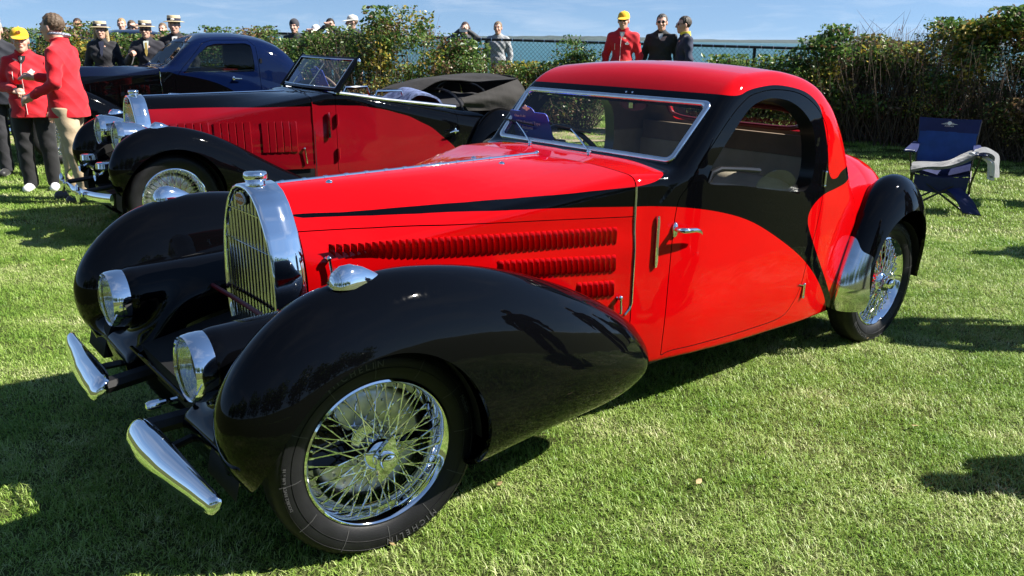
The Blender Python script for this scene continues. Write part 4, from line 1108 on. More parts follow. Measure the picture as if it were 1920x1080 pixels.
def front_fender(x, y, z):
    y = np.abs(y); a = fender_only(x, y, z)
    p = np.maximum(pod1(x, y, z), -.462 - x)
    cat = smax(smax(z - zcat(x) - .05 * np.maximum(y - .30, 0), zcat(x) - .10 - z, .03), smax(.295 - y, smax(y - .72, smax(-.50 - x, x - 1.15, .03), .03), .03), .035)
    return smin(smin(p, cat, .10), a, .055)
fm = sdf_mesh(front_fender, (-.62, .25, .15), (1.32, 1.0, 1.03), .012)
arch = ell_arch(-.095, .33, .395, .462)
cutv = np.where(fm.V[:, 1] > .62, arch(fm.V[:, 0], fm.V[:, 2]), 1.0)
cutv = np.maximum(cutv, (.62 - fm.V[:, 1])) if False else np.maximum(arch(fm.V[:, 0], fm.V[:, 2]), -(fm.V[:, 1] - .66)) * 1
fm, _ = fm.split(np.where(fm.V[:, 1] > .66, arch(fm.V[:, 0], fm.V[:, 2]), np.maximum(arch(fm.V[:, 0], fm.V[:, 2]), .66 - fm.V[:, 1])), 1)
fm = fm.rim(1, .018, 0)
both(fm, 'front_fender', M['black'], hero)
def well(xc, zc, r, y0, y1, a0=-20, a1=200, name='wheel_well', par=None):
    for sgn in (-1, 1):
        b = B(); rg = []
        for y in (y0, y1): rg.append([(xc + r * math.cos(R(a)), sgn * y, zc + r * math.sin(R(a))) for a in np.linspace(a0, a1, 25)])
        b.rings(rg, caps=False, wrap=False); b.add([(xc + r * math.cos(R(a)), sgn * y0, zc + r * math.sin(R(a))) for a in np.linspace(a0, a1, 25)], [tuple(range(25))])
        b.build(name, M['void'], par or hero)
well(-.085, .33, .44, .575, .80, 0, 170)
# rear fenders
RF = [(2.86, .45), (2.93, .62), (3.02, .78), (3.13, .895), (3.27, .965), (3.42, .955), (3.55, .88), (3.65, .75), (3.70, .58), (3.71, .42), (3.68, .28), (3.5, .2), (3.2, .15), (2.95, .2), (2.86, .32)]
rear_f = pillow(RF, .70, .15, .30)
rm = sdf_mesh(lambda x, y, z: rear_f(x, np.abs(y), z), (2.80, .50, .12), (3.76, .90, 1.0), .012)
rarch = lambda x, z: np.maximum(ell_arch(3.335, .36, .345, .425)(x, z), -1)
def rcut(V):
    a = rarch(V[:, 0], V[:, 2]); low = np.where(V[:, 0] > 3.3, V[:, 2] - .335, np.where(V[:, 2] < .255, V[:, 2] - .255, 1)); a = np.minimum(a, np.where((V[:, 0] > 3.1) & (V[:, 0] < 3.62) & (V[:, 2] < .36), -.05, 1))
    return np.where(V[:, 1] > .66, np.minimum(a, low), np.maximum(a, .66 - V[:, 1]))
rm, _ = rm.split(np.minimum(np.where(rm.V[:, 1] > .66, rarch(rm.V[:, 0], rm.V[:, 2]), .66 - rm.V[:, 1] + .001), 9), 1)
rm, _ = rm.split(np.where(rm.V[:, 0] > 3.1, rm.V[:, 2] - .33, rm.V[:, 2] - .262), 2)
GUARD = spline_closed([(2.945, .668), (2.952, .60), (3.0, .565), (2.985, .52), (2.975, .42), (2.985, .25), (2.80, .22), (2.83, .46)], 5)
gsd = polysd(GUARD, rm.V[:, 0], rm.V[:, 2])
guard = rm.split(-gsd + np.where(rm.V[:, 1] > .655, 0, -9), 5)[0]
rm = rm.rim(1, .018, 0).rim(2, .012, 0)
both(rm, 'rear_fender', M['black'], hero)
gm = guard.offset(.0045).rim(5, .004, 0).rim(1, .006, 0).rim(2, .006, 0); both(gm, 'stone_guard', M['chrome_soft'], hero)
well(3.335, .36, .35, .58, .76, -5, 185)
# underbody and chassis
b = B(); b.box((1.2, -.56, .24), (3.0, .56, .30)); b.box((-.1, -.30, .26), (1.3, .30, .40)); b.box((3.0, -.5, .30), (4.0, .5, .40))
b.box((1.0, -.60, .29), (1.30, .60, .40)); b.tube([(0, -.66, R_TYRE), (0, -.3, .30), (0, .3, .30), (0, .66, R_TYRE)], .03, 10); b.tube([(3.3, -.66, R_TYRE), (3.3, .66, R_TYRE)], .05, 10)
for sgn in (-1, 1):
    b.tube([(-.60, sgn * .22, .43), (-.42, sgn * .24, .44), (.2, sgn * .27, .36)], .032, 8); b.tube([(-.6, sgn * .42, .43), (-.35, sgn * .36, .45)], .014, 8)
    b.tube([(-.1, sgn * .5, .45), (.35, sgn * .45, .28)], .02, 8)
b.build('chassis', M['darkmetal'], hero)
b = B(); b.add([(-.44, -.30, .53), (-.44, .30, .53), (-.06, .25, .62), (-.06, -.25, .62)], [(0, 1, 2, 3)]); b.add([(-.44, -.30, .53), (-.44, .30, .53), (-.40, .28, .38), (-.40, -.28, .38)], [(0, 1, 2, 3)])
b.build('front_apron', M['void'], hero)
b = B(); b.tube([(-.475, -.30, .527), (-.478, 0, .532), (-.475, .30, .527)], .008, 8); b.build('apron_rail', M['black'], hero)
b = B(); b.tube([(-.15, -.34, .715), (-.152, 0, .722), (-.15, .34, .715)], .009, 8); b.build('lamp_tie_bar', M['maroon'], hero)
b = B(); b.lathe([(.0, -.035), (.014, -.033), (.02, -.02), (.02, .01)], 18, 'x', (-.53, -.15, .47)); b.tube([(-.52, -.15, .47), (-.46, -.15, .47)], .012, 8); b.build('starting_handle_cap', M['chrome'], hero)
# wheels
for sgn in (-1, 1):
    make_wheel(hero, 0, sgn * .665, R(-6.4), R(20), sgn > 0, True if sgn < 0 else False)
    make_wheel(hero, 3.30, sgn * .665, 0, R(75), sgn > 0, True if sgn < 0 else False)
# headlights
for sgn in (-1, 1): make_lamp_ring(hero, (-.492, sgn * .437, .688), .106, .045)
# parking lamps on the fender crowns
for sgn in (-1, 1):
    e = empty('parking_lamp', (-.11, sgn * .80, .985), 0, hero); b = B(); rg = []
    prof = [(-.085, .004, .003), (-.083, .02, .014), (-.072, .031, .026), (-.05, .038, .036), (-.02, .037, .038), (.02, .030, .032), (.06, .018, .02), (.095, .006, .007), (.105, .001, .001)]
    for x, ry, rz in prof: rg.append([(x, ry * math.cos(a), -.014 + max(0, rz * math.sin(a)) * 1.75 - x * .06) for a in np.linspace(0, 2 * math.pi, 25)[:-1]])
    b.rings(rg); b.build('lamp_body', M['chrome'], e)
    b = B()
    for k in range(5):
        rg = [(-.0885 + .010 * k * .6, (.012 + .006 * k) * math.cos(a) * 1.0, -.008 + (.010 + .0052 * k) * math.sin(a) * 1.8) for a in np.linspace(.15, math.pi - .15, 9)]
        b.tube(rg, .0022, 5)
    b.build('lamp_ribs', M['lens'], e)
# bumpers: two separate blades
def bumper(sgn, parent):
    e = empty('bumper_blade', (-.60, sgn * .5, .42), 0, parent); b = B(); rg = []
    # station: y, top edge (x, z), bottom edge (x, z), swell
    st = [(.183, -.612, .432, -.622, .416, .003), (.188, -.604, .449, -.630, .402, .012), (.20, -.596, .458, -.637, .390, .018), (.235, -.586, .466, -.644, .372, .027), (.34, -.579, .466, -.643, .366, .032), (.46, -.577, .464, -.634, .369, .032),
          (.57, -.577, .462, -.622, .376, .028), (.68, -.577, .461, -.610, .386, .022), (.76, -.576, .461, -.602, .394, .019), (.815, -.575, .460, -.596, .403, .014), (.828, -.575, .455, -.592, .410, .009), (.834, -.576, .446, -.587, .420, .003)]
    A_ = np.array(st); n_ = len(A_); sp_ = [Spl(list(zip(range(n_), A_[:, k]))) for k in range(6)]
    st = [[float(q(t)) for q in sp_] for t in np.linspace(0, n_ - 1, 46)]
    for y, xt, zt, xb, zb_, sw_ in st:
        ring = []; nx_, nz_ = -(zt - zb_), (xt - xb); ln_ = math.hypot(nx_, nz_) or 1
        for k in range(17):
            t = k / 16; u = .5 - .5 * math.cos(math.pi * t); bl = 1.35 * sw_ * math.sin(math.pi * t)
            ring.append((xb + (xt - xb) * u + nx_ / ln_ * bl + .60, sgn * (y - .5), zb_ + (zt - zb_) * u + nz_ / ln_ * bl - .42))
        ring += [(xt + .60 + .006, sgn * (y - .5), zt - .42 - .004), (xb + .60 + .010, sgn * (y - .5), zb_ - .42 + .006)]
        rg.append(ring)
    b.rings(rg); b.build('blade', M['chrome'], e, sharp=60)
    return e
for sgn in (-1, 1): bumper(sgn, hero)

# small things on the body
def yside(x, z):      # outer surface of the flank
    t = np.linspace(.3, .85, 700); v = hero_body(np.full(700, x), t, np.full(700, z)); i = np.where((v[1:] > 0) & (v[:-1] <= 0))[0]
    return float(t[i[-1]]) if len(i) else .65
for sgn in (-1, 1):
    b = B(); y0, y1 = yside(1.391, .955), yside(1.391, .75)
    V = []
    pts = [(1.391, sgn * (y0 + .006), .966), (1.391, sgn * (y0 + .008), .94), (1.391, sgn * (.5 * (y0 + y1) + .007), .855), (1.391, sgn * (y1 + .008), .77), (1.391, sgn * (y1 + .006), .744)]
    rg = [[(x + u, y + sgn * v, z) for u, v in ((-.009 * k, -.008), (-.009 * k, .003), (-.005 * k, .006), (.005 * k, .006), (.009 * k, .003), (.009 * k, -.008))] for (x, y, z), k in zip(pts, (.6, 1, 1, 1, .6))]
    b.rings(rg); b.build('semaphore_bar', M['chrome'], hero, sharp=30)
    y = yside(1.485, .897); dpar = near_door if sgn < 0 else far_door
    e = empty('door_handle', (1.485, sgn * y, .897), 0, dpar); b = B()
    b.ball((0, sgn * .004, 0), (.017, .012, .034), 16, 10); b.tube([(0, 0, .004), (-.002, sgn * .04, .004), (.004, sgn * .052, .004), (.02, sgn * .057, .003), (.065, sgn * .062, .001), (.10, sgn * .060, -.010), (.125, sgn * .052, -.028)], [.013, .012, .013, .012, .011, .009, .004], 10)
    b.build('handle_lever', M['chrome'], e)
    for z in (1.015, .45):
        x = float(np.interp(z, [.4, .6, .764, .9, 1.06], [2.425, 2.493, 2.543, 2.568, 2.583])) + (.004 if z > 1 else .05); yy = yside(x, z); b = B()
        b.tube([(x, sgn * (yy + .006), z - .032), (x, sgn * (yy + .006), z + .032)], .0068, 10); b.ball((x, sgn * (yy + .006), z + .034), .008); b.ball((x, sgn * (yy + .006), z - .034), .008)
        if z < .6: b.tube([(x, sgn * (yy + .004), z + .028), (x - .055, sgn * (yy + .006), z + .042)], .003, 6)
        b.build('door_hinge', M['chrome'], hero)
# door pane, wound down so that only its rounded top shows
pn = [(2.03, .985), (2.04, 1.02), (2.085, 1.06), (2.15, 1.082), (2.24, 1.086), (2.32, 1.066), (2.375, 1.03), (2.40, .985), (2.40, .94), (2.03, .95)]
for sgn in (-1, 1):
    ps = spline_closed(pn, 4); b = B(); b.prism([tuple(q) for q in ps], lambda u, v, d: (u, sgn * (.672 + d), v), -.002, .002); b.build('door_glass', M['glass'], near_door if sgn < 0 else far_door)
    # inner garnish round the foot of the opening
    g = [(1.70, .66, 1.075), (1.72, .66, 1.118), (1.78, .66, 1.13), (1.95, .66, 1.112), (2.08, .66, 1.095)]
    b = B(); b.tube([(x, sgn * y, z) for x, y, z in g], .012, 8); b.build('door_cap_rail', M['dlining'], near_door if sgn < 0 else far_door)
# wipers
for wy in (.27, -.145):
    wx, wz = 1.478, 1.150
    e = empty('wiper', (wx, wy, wz), 0, hero); b = B()
    b.lathe([(.012, 0), (.010, .008), (.008, .014), (.011, .018), (.009, .026), (0, .030)], 14); b.build('wiper_pivot', M['chrome'], e)
    base = Vector((wx, wy, wz)); p0 = Vector((0, 0, .022)); p1 = scr(wy + .10, .045, .026) - base; p2 = scr(wy + .235, .105, .018) - base
    b = B(); b.tube([p0, p0.lerp(p2, .5) + Vector((0, 0, .004)), p2], [.0045, .004, .003], 8); b.build('wiper_arm', M['chrome'], e)
    b = B(); b.tube([scr(wy + .10, .10, .014) - base, scr(wy + .36, .118, .014) - base], .0045, 6); b.build('wiper_blade', M['darkmetal'], e)
    b = B(); b.tube([(0, 0, .010), (-.03, -.03, .012), (-.05, -.045, .004)], .0032, 6); b.build('washer_tail', M['chrome'], e)
# interior
b = B(); b.box((1.50, -.60, .86), (1.66, .60, 1.125)); b.build('dashboard', M['dlining'], hero)
b = B(); ctr = Vector((1.86, .33, 1.06)); ax = Vector((.62, 0, .42)).normalized(); u = Vector((0, 1, 0)); w = ax.cross(u)
b.tube([ctr + (u * math.cos(a) + w * math.sin(a)) * .205 for a in np.linspace(0, 2 * math.pi, 41)[:-1]], .013, 10, closed=True); sw = b.build('steering_wheel', M['dlining'], hero)
b = B(); b.ball(ctr, .03)
for k in range(4):
    a = math.pi / 4 + k * math.pi / 2; b.tube([ctr, ctr + (u * math.cos(a) + w * math.sin(a)) * .2], .006, 6)
b.tube([ctr, ctr - ax * .35], .018, 8); b.build('steering_spokes', M['chrome_soft'], sw)
for sgn in (-1, 1):
    e = empty('seat', (2.2, sgn * .33, .45), 0, hero)
    st = sdf_mesh(lambda x, y, z: smax(smax(np.abs(x - .0) - .22, np.abs(y) - .25, .10), np.abs(z - .06) - .075, .06), (-.3, -.3, -.1), (.3, .3, .2), .03); st.build('cushion', M['leather'], e)
    st = sdf_mesh(lambda x, y, z: smax(smax(np.abs(x - .27 - (z - .3) * .22) - .06, np.abs(y) - .25, .09), np.abs(z - .33) - .22, .10), (0, -.3, 0), (.5, .3, .65), .03); st.build('backrest', M['leather'], e)
b = B(); b.box((1.5, -.62, .40), (2.95, .62, .43)); b.build('cabin_floor', M['lining2'], hero)
b = B(); b.box((2.715, -.64, .43), (2.735, .64, 1.085)); b.build('rear_bulkhead', M['lining'], hero)
b = B(); b.box((2.708, -.62, 1.088), (2.735, .62, 1.195)); b.build('rear_quilt_panel', M['lining2'], hero)
b = B(); b.prism([(.085 * math.cos(t), .032 * math.sin(t)) for t in np.linspace(0, 2 * math.pi, 25)[:-1]], lambda p, q, d: (1.80 + d, -.11 + p, 1.372 + q), 0, .014); mr = b.build('rear_view_mirror', M['maroon'], hero)
b = B(); b.tube([(1.80, -.125, 1.375), (1.775, -.125, 1.43)], .006, 6); b.tube([(1.80, -.085, 1.375), (1.775, -.085, 1.43)], .006, 6); b.box((1.79, -.118, 1.352), (1.799, -.092, 1.378)); b.build('mirror_bracket', M['chrome'], mr)

# ================================================================== the other cars of the row
STD_FF = [(-.475, .62), (-.46, .70), (-.41, .80), (-.33, .875), (-.2, .935), (-.03, .955), (.15, .93), (.35, .865), (.55, .765), (.75, .645), (.95, .53), (1.15, .43), (1.32, .36),
          (1.36, .32), (1.30, .285), (1.0, .30), (.6, .33), (.2, .40), (-.2, .36), (-.38, .40), (-.45, .50)]
def std_fenders(car, m, wells=True, h=.016):
    f0 = pillow(STD_FF, .70, .135, .26, ([-.4, 0, .6, 1.3], [.13, .135, .13, .10], [0, 0, -.01, -.04]))
    apron = lambda x, y, z: smax(smax(z - Spl([(-.6, .45), (-.35, .56), (0, .66), (.5, .60), (1.2, .35)])(x), -z + Spl([(-.6, .40), (-.35, .50), (0, .58), (.5, .52), (1.2, .28)])(x), .02), smax(.26 - y, smax(y - .66, smax(-.40 - x, x - 1.15, .03), .03), .03), .03)
    f = lambda x, y, z: smin(f0(x, np.abs(y), z), apron(x, np.abs(y), z), .07)
    m_ = sdf_mesh(f, (-.52, .22, .24), (1.42, .90, 1.0), h); ar = ell_arch(0, .33, .42, .45)
    m_ = m_.split(np.where(m_.V[:, 1] > .60, ar(m_.V[:, 0], m_.V[:, 2]), np.maximum(ar(m_.V[:, 0], m_.V[:, 2]), .60 - m_.V[:, 1])), 1)[0].rim(1, .016, 0)
    both(m_, 'front_fender', m, car)
    if wells: well(0, .33, .415, .53, .72, -5, 185, par=car)
def rear_fenders(car, m, h=.02):
    r = pillow(RF, .68, .14, .30); q = sdf_mesh(lambda x, y, z: r(x, np.abs(y), z), (2.80, .50, .12), (3.76, .86, 1.0), h); ra = ell_arch(3.32, .36, .37, .42)
    q = q.split(np.where(q.V[:, 1] > .62, ra(q.V[:, 0], q.V[:, 2]), 1.0), 1)[0]; q = q.split(q.V[:, 2] - .28, 2)[0]; both(q, 'rear_fender', m, car)
def std_front(car, slats=True, wheels=True):
    make_radiator(car, badge=True, slats=slats)
    for sg in (-1, 1):
        make_lamp_ring(car, (-.30, sg * .315, .845), .125, .03, bucket=[(1.0, .06), (.93, .12), (.78, .19), (.52, .25), (.2, .285), (.01, .29)])
        b = B(); b.tube([(-.20, sg * .31, .73), (-.17, sg * .34, .62)], .022, 8); b.tube([(-.2, sg * .31, .735), (-.2, sg * .31, .76)], .035, 10); b.build('lamp_stalk', M['chrome_soft'], car)
        e = empty('horn', (-.42, sg * .30, .60), 0, car); b = B(); b.lathe([(0, .05), (.05, .05), (.066, .04), (.07, .0), (.062, -.012), (0, -.012)], 24); b.build('horn_body', M['chrome'], e)
        b = B(); b.tube([(0, 0, -.01), (-.03, 0, -.045), (-.055, 0, -.055)], .012, 8); b.lathe([(.012, -.05), (.03, -.075), (.046, -.085)], 20, 'x', (0, 0, -.055)); b.build('horn_trumpet', M['chrome'], e)
        e = empty('parking_lamp', (-.06, sg * .70, .945), 0, car); b = B(); rg = []
        for x, ry, rz in [(-.075, .006, .006), (-.06, .028, .028), (-.03, .036, .04), (.02, .03, .034), (.07, .014, .016), (.10, .002, .002)]: rg.append([(x, ry * math.cos(a), max(0, rz * math.sin(a)) * 1.25 - .004 - .10 * max(0, x)) for a in np.linspace(0, 2 * math.pi, 17)[:-1]])
        b.rings(rg); b.build('lamp_body', M['chrome'], e)
    # one curved bumper with overriders
    e = empty('front_bumper', (-.62, 0, .42), 0, car); b = B(); rg = []
    for y in np.linspace(-.80, .80, 25):
        x = .13 * (abs(y) / .8) ** 2.2 - (.02 if abs(y) < .2 else 0); hh = .045 + .012 * math.exp(-(y / .25) ** 2)
        rg.append([(x - .022 * math.cos(t), y, hh * math.sin(t) - .03 * (1 - (y / .8) ** 2)) for t in np.linspace(-1.57, 1.57, 9)] + [(x + .008, y, -.03 * (1 - (y / .8) ** 2))])
    b.rings(rg); b.build('bumper_bar', M['chrome'], e)
    for sg in (-1, 1): b = B(); b.ball((-.03, sg * .33, -.01), (.022, .03, .085)); b.build('overrider', M['chrome'], e); b = B(); b.tube([(.02, sg * .3, 0), (.25, sg * .3, .02)], .02, 8); b.build('bumper_iron', M['darkmetal'], e)
    b = B(); b.tube([(0, -.64, .36), (0, 0, .30), (0, .64, .36)], .03, 8); b.box((-.4, -.28, .26), (1.4, .28, .38)); b.box((1.2, -.56, .25), (3.6, .56, .31)); b.build('chassis', M['darkmetal'], car)
    if wheels:
        for sg in (-1, 1):
            for x in (0, 3.3): make_wheel(car, x, sg * .655, 0, R(11), sg > 0, detail=False)

def vents(car, m, groups, m2):
    """vertical shutter vents in the bonnet side"""
    for sg in (-1, 1):
        for (x0, n, z0, z1) in groups:
            for k in range(n):
                x = x0 + k * .060; y = bonnet_y(x, .8) + .004; b = B(); rg = []
                for z in np.linspace(z0, z1, 5): yy = sg * (bonnet_y(x, z)); rg.append([(x - .036, yy - sg * .003, z), (x + .010, yy + sg * .013, z), (x + .016, yy + sg * .012, z), (x + .017, yy - sg * .006, z)])
                b.rings(rg); b.build('shutter', m, car, sharp=20)

# ------------------------------------------------ open tourer, black over dark red
c2 = empty('open_tourer', (-3.21, 7.224, gz(-2, 8)), R(37.613)); tag(c2, 'black and dark red open-top vintage tourer with folded grey canvas hood, second car', 'car')
wb2 = Spl([(1.0, .60), (1.28, .615), (1.5, .635), (2.0, .67), (2.6, .685), (3.1, .67), (3.6, .58), (4.0, .42), (4.4, .15)])
dk2 = Spl([(1.0, 1.15), (1.28, 1.152), (1.45, 1.175), (1.6, 1.17), (2.0, 1.10), (2.8, 1.0), (3.4, .93), (3.9, .78), (4.2, .55), (4.4, .35)])
def tub2(x, y, z):
    y = np.abs(y); side = y - (wb2(x) - .35 * np.maximum(.55 - z, 0) ** 2); cr_ = lerp([1.28, 1.6, 2.0, 3.2], [.14, .1, .05, .3], x)
    top = z - dk2(x) + cr_ * np.maximum(y - .25, 0) ** 2
    return smax(smax(side, top, lerp([1.28, 1.6, 3.0], [.05, .05, .16], x)), sills(x) - z, .02)
t2 = sdf_mesh(tub2, (1.24, -.03, .2), (4.45, .76, 1.22), .016); t2 = t2.split(t2.V[:, 1])[0]; t2 = t2.split(t2.V[:, 0] - 1.284)[0]
# cockpit opening in the top
cock = lambda V: np.where(V[:, 2] > .85, smax(V[:, 1] - .575, np.abs(V[:, 0] - 2.45) - .80, .12), .5)
t2 = t2.split(cock(t2.V), 1)[0]
RED2 = [(1.2, 1.058), (1.5, 1.058), (1.75, 1.045), (2.0, 1.00), (2.25, .93), (2.5, .81), (2.75, .62), (2.9, .45), (3.0, .2), (1.2, .2)]
t2.tag[:] = 0; t2 = t2.paint(polysd(spline_closed(densify(RED2, 2), 3), t2.V[:, 0], t2.V[:, 2]), 1)
D2 = [(1.505, .46), (1.505, 1.3), (2.70, 1.3), (2.81, 1.0), (2.81, .60), (2.70, .44), (2.4, .40), (1.56, .40)]
dsd = np.where(t2.V[:, 1] > .45, polysd(D2, t2.V[:, 0], t2.V[:, 2]), .5)
t2, d2 = t2.split(dsd - .002, 3); d2 = d2.split(-(np.where(d2.V[:, 1] > .45, polysd(D2, d2.V[:, 0], d2.V[:, 2]), .5) + .002), 3)[0]
MB2 = [M['black'], M['dred'], M['dlining']]
one(t2.rim(1, .05, 2).rim(3, .02, 2), 'body_shell', MB2, c2)
dd = d2.rim(1, .05, 2).rim(3, .02, 2); dd.build('door', MB2, c2); dd.mirror().build('door', MB2, c2)
bn_ = bonnet_mesh(.003, 1.277, r0, np.minimum(r1, r1 * .995), 60, .93); bn_.tag[:] = 0
bn_ = bn_.paint(bn_.V[:, 2] - np.interp(bn_.V[:, 0], [0, 1.28], [1.045, 1.055]), 1); a_, b_ = bn_.split(seam(bn_.V) - .0015, 5)
e2 = empty('bonnet', (0, 0, 0), 0, c2); one(a_.rim(5, .01, 2), 'bonnet_top', MB2, e2); bs_ = b_.split(b_.V[:, 2] - .5)[0].rim(5, .01, 2); bs_.build('bonnet_side', MB2, e2); bs_.mirror().build('bonnet_side', MB2, e2)
one(bonnet_mesh(.003, 1.30, r0 - .012, r1 - .014, 20), 'gap_shade_skin', M['void'], e2)  # black skin, painted shade behind the bonnet seams
b = B(); b.tube([(.012, 0, 1.149), (.6, 0, 1.155), (1.285, 0, 1.162)], .006, 8); b.build('hinge_rod', M['chrome'], e2)
for sg in (-1, 1):
    strip_bead(e2, 'bonnet_bead', [(1.281, sg * (bonnet_y(1.277, z) + .002), z) for z in np.linspace(1.095, .55, 10)], .004, M['dred'])
    b = B(); b.tube([(1.19, sg * (bonnet_y(1.19, .68) + .014), .68), (1.205, sg * (bonnet_y(1.2, .55) + .012), .55)], .0055, 8); b.ball((1.19, sg * (bonnet_y(1.19, .68) + .01), .685), .011); b.build('bonnet_latch', M['chrome'], e2)
    b = B(); b.box((-.010, -.008, -.115), (.010, .008, .115)); b.box((-.004, -.012, -.10), (.004, .012, .10)); b.build('semaphore_bar', M['chrome'], c2, loc=(1.425, sg * .648, .885))
    for z in (.93, .62): b = B(); b.tube([(1.508, sg * .652, z - .05), (1.508, sg * .652, z + .05)], .015, 8); b.build('door_hinge', M['dred'], c2)
    e = empty('door_handle', (2.775, sg * .692, .765), 0, c2); b = B(); b.ball((0, 0, 0), (.016, .010, .03)); b.tube([(0, 0, 0), (0, sg * .04, 0), (-.05, sg * .05, .002), (-.10, sg * .045, -.01)], [.011, .011, .009, .006], 8); b.build('handle_lever', M['chrome'], e)
    # chrome waist rail
    strip_bead(c2, 'waist_rail', [(1.52, sg * .615, 1.168), (1.62, sg * .618, 1.155), (2.0, sg * .63, 1.095), (2.4, sg * .642, 1.046), (2.80, sg * .65, .997)], .017, M['chrome_soft'], 8)
vents(e2, M['dred'], [(.17, 5, .72, .93), (.50, 5, .66, .93), (.88, 5, .66, .93)], M['void'])
std_front(c2); std_fenders(c2, M['black']); rear_fenders(c2, M['black'])
# raked flat windscreen
ws2 = empty('windshield', (1.52, 0, 1.165), 0, c2); 
def scr2(u, v, d=0): return Vector((v * .62 + d * -.78 - .05 * (1 - (u / .6) ** 2) * 1.0, u, v * .78 + d * .62))
def rect2(i_, d_): return [scr2(sx * (.60 + .02 * v - i_), v, d_) for sx, v in ((1, .385 - i_), (1, .02 + i_), (-1, .02 + i_), (-1, .385 - i_))]
def edge2(i_, d_):
    p = [(.605 - i_, .39 - i_), (.605 - i_, .02 + i_)]; out = []
    for k in range(9): out.append(scr2(.605 - i_ - (1.21 - 2 * i_) * k / 8, .39 - i_, d_))
    for k in range(9): out.append(scr2(-(.605 - i_) + (1.21 - 2 * i_) * k / 8, .02 + i_, d_))
    return out
b = B(); b.rings([edge2(0, -.012), edge2(0, .012), edge2(.024, .012), edge2(.026, -.012)], closed=True); b.build('windshield_frame', M['black'], ws2)
b = B(); b.rings([edge2(.022, .013), edge2(.022, .015), edge2(.032, .015), edge2(.032, .013)], closed=True); b.build('frame_bright_strip', M['chrome_soft'], ws2)
b = B(); q = edge2(.02, 0); b.add(q, [(k, k + 1, 16 - k, 17 - k) for k in range(8)]); b.build('windshield_glass', M['glass'], ws2)
for sg in (-1, 1):
    b = B(); b.tube([scr2(sg * .615, 0, .0), scr2(sg * .617, .2, 0), scr2(sg * .622, .41, 0)], [.03, .024, .02], 8); b.build('windshield_post', M['black'], ws2)
    b = B(); b.ball(scr2(sg * .635, .36, -.01), (.02, .012, .03)); b.build('post_clamp', M['chrome'], ws2)
    b = B(); b.tube([scr2(sg * .2 + .05, .03, .03), scr2(sg * .2 + .06, .30, .02)], .004, 6); b.build('wiper', M['chrome'], ws2)
# card behind the screen
def card(parent, c, w, h, rz, lines, tilt=20, name='display_card', label=None):
    e = empty(name, c, rz, parent if label is None else None)
    rt = Matrix.Rotation(R(-tilt), 3, 'Y'); T = lambda u, v, d: rt @ Vector((-d, -u, v))
    pl = []
    for cx, cy, a0 in ((1, 1, 0), (-1, 1, 90), (-1, -1, 180), (1, -1, 270)):
        for k in range(4): a = R(a0 + 30 * k); pl.append((cx * (w / 2 - .02) + .02 * math.cos(a), cy * (h / 2 - .02) + .02 * math.sin(a)))
    b = B(); b.prism(pl, T, 0, .004)
    b.prism([(.055 * math.cos(a), h / 2 + .032 * math.sin(a)) for a in np.linspace(0, math.pi, 13)] , T, .0005, .0035); b.build('board', M['navy'], e)
    for k, (s_, sz, x, y) in enumerate(lines):
        V, F = text_mesh(s_, sz, .0004, True, 'LEFT'); b = B(); b.add([T(px + x, py + y, .0048 + pz) for px, py, pz in V], F); b.build('lettering', M['white'], e, smooth=False)
    b = B(); b.prism([(.03 * math.cos(a), h / 2 + .02 + .008 * math.sin(a)) for a in np.linspace(0, 6.283, 15)[:-1]], T, .004, .0047); b.prism([(.012 * math.cos(a), h / 2 + .022 + .017 * math.sin(a)) for a in np.linspace(0, 6.283, 13)[:-1]], T, .004, .005); b.build('emblem', M['white'], e)
    return e
card(c2, (1.70, .10, 1.27), .27, .17, 0, [('Class 11-01', .020, -.11, .065), ('1937 Bugatti Type', .024, -.11, .03), ('57 Stelvio', .024, -.11, -.002), ('Maker: Gangloff', .012, -.11, -.03), ('No. 58', .018, -.11, -.055)], 22)
b = B(); ctr = Vector((1.95, .33, 1.10)); ax_ = Vector((.62, 0, .42)).normalized(); u_ = Vector((0, 1, 0)); w_ = ax_.cross(u_); b.tube([ctr + (u_ * math.cos(a) + w_ * math.sin(a)) * .20 for a in np.linspace(0, 6.283, 33)[:-1]], .012, 8, closed=True)
for k in range(4): b.tube([ctr, ctr + (u_ * math.cos(k * 1.57) + w_ * math.sin(k * 1.57)) * .2], .006, 6)
b.build('steering_wheel', M['lining2'], c2)
b = B(); b.box((1.6, -.56, .42), (3.3, .56, .46)); b.box((1.58, -.56, .7), (1.66, .56, 1.06)); b.build('cockpit_floor', M['maroon'], c2)
for sg in (-1, 1):
    e = empty('seat', (2.35, sg * .30, .5), 0, c2); q = sdf_mesh(lambda x, y, z: smax(smax(np.abs(x - .2 - (z - .3) * .25) - .07, np.abs(y) - .25, .1), np.abs(z - .28) - .26, .10), (-.1, -.3, 0), (.5, .3, .6), .03); q.build('backrest', M['maroon'], e)
    q = sdf_mesh(lambda x, y, z: smax(smax(np.abs(x) - .25, np.abs(y) - .25, .1), np.abs(z - .06) - .08, .06), (-.3, -.3, -.05), (.3, .3, .18), .03); q.build('cushion', M['maroon'], e)
    b = B(); b.tube([(2.06, sg * .34, 1.09), (2.09, sg * .34, 1.15), (2.35, sg * .36, 1.15), (2.38, sg * .36, 1.06)], .014, 8); b.build('seat_rail', M['chrome_soft'], c2)
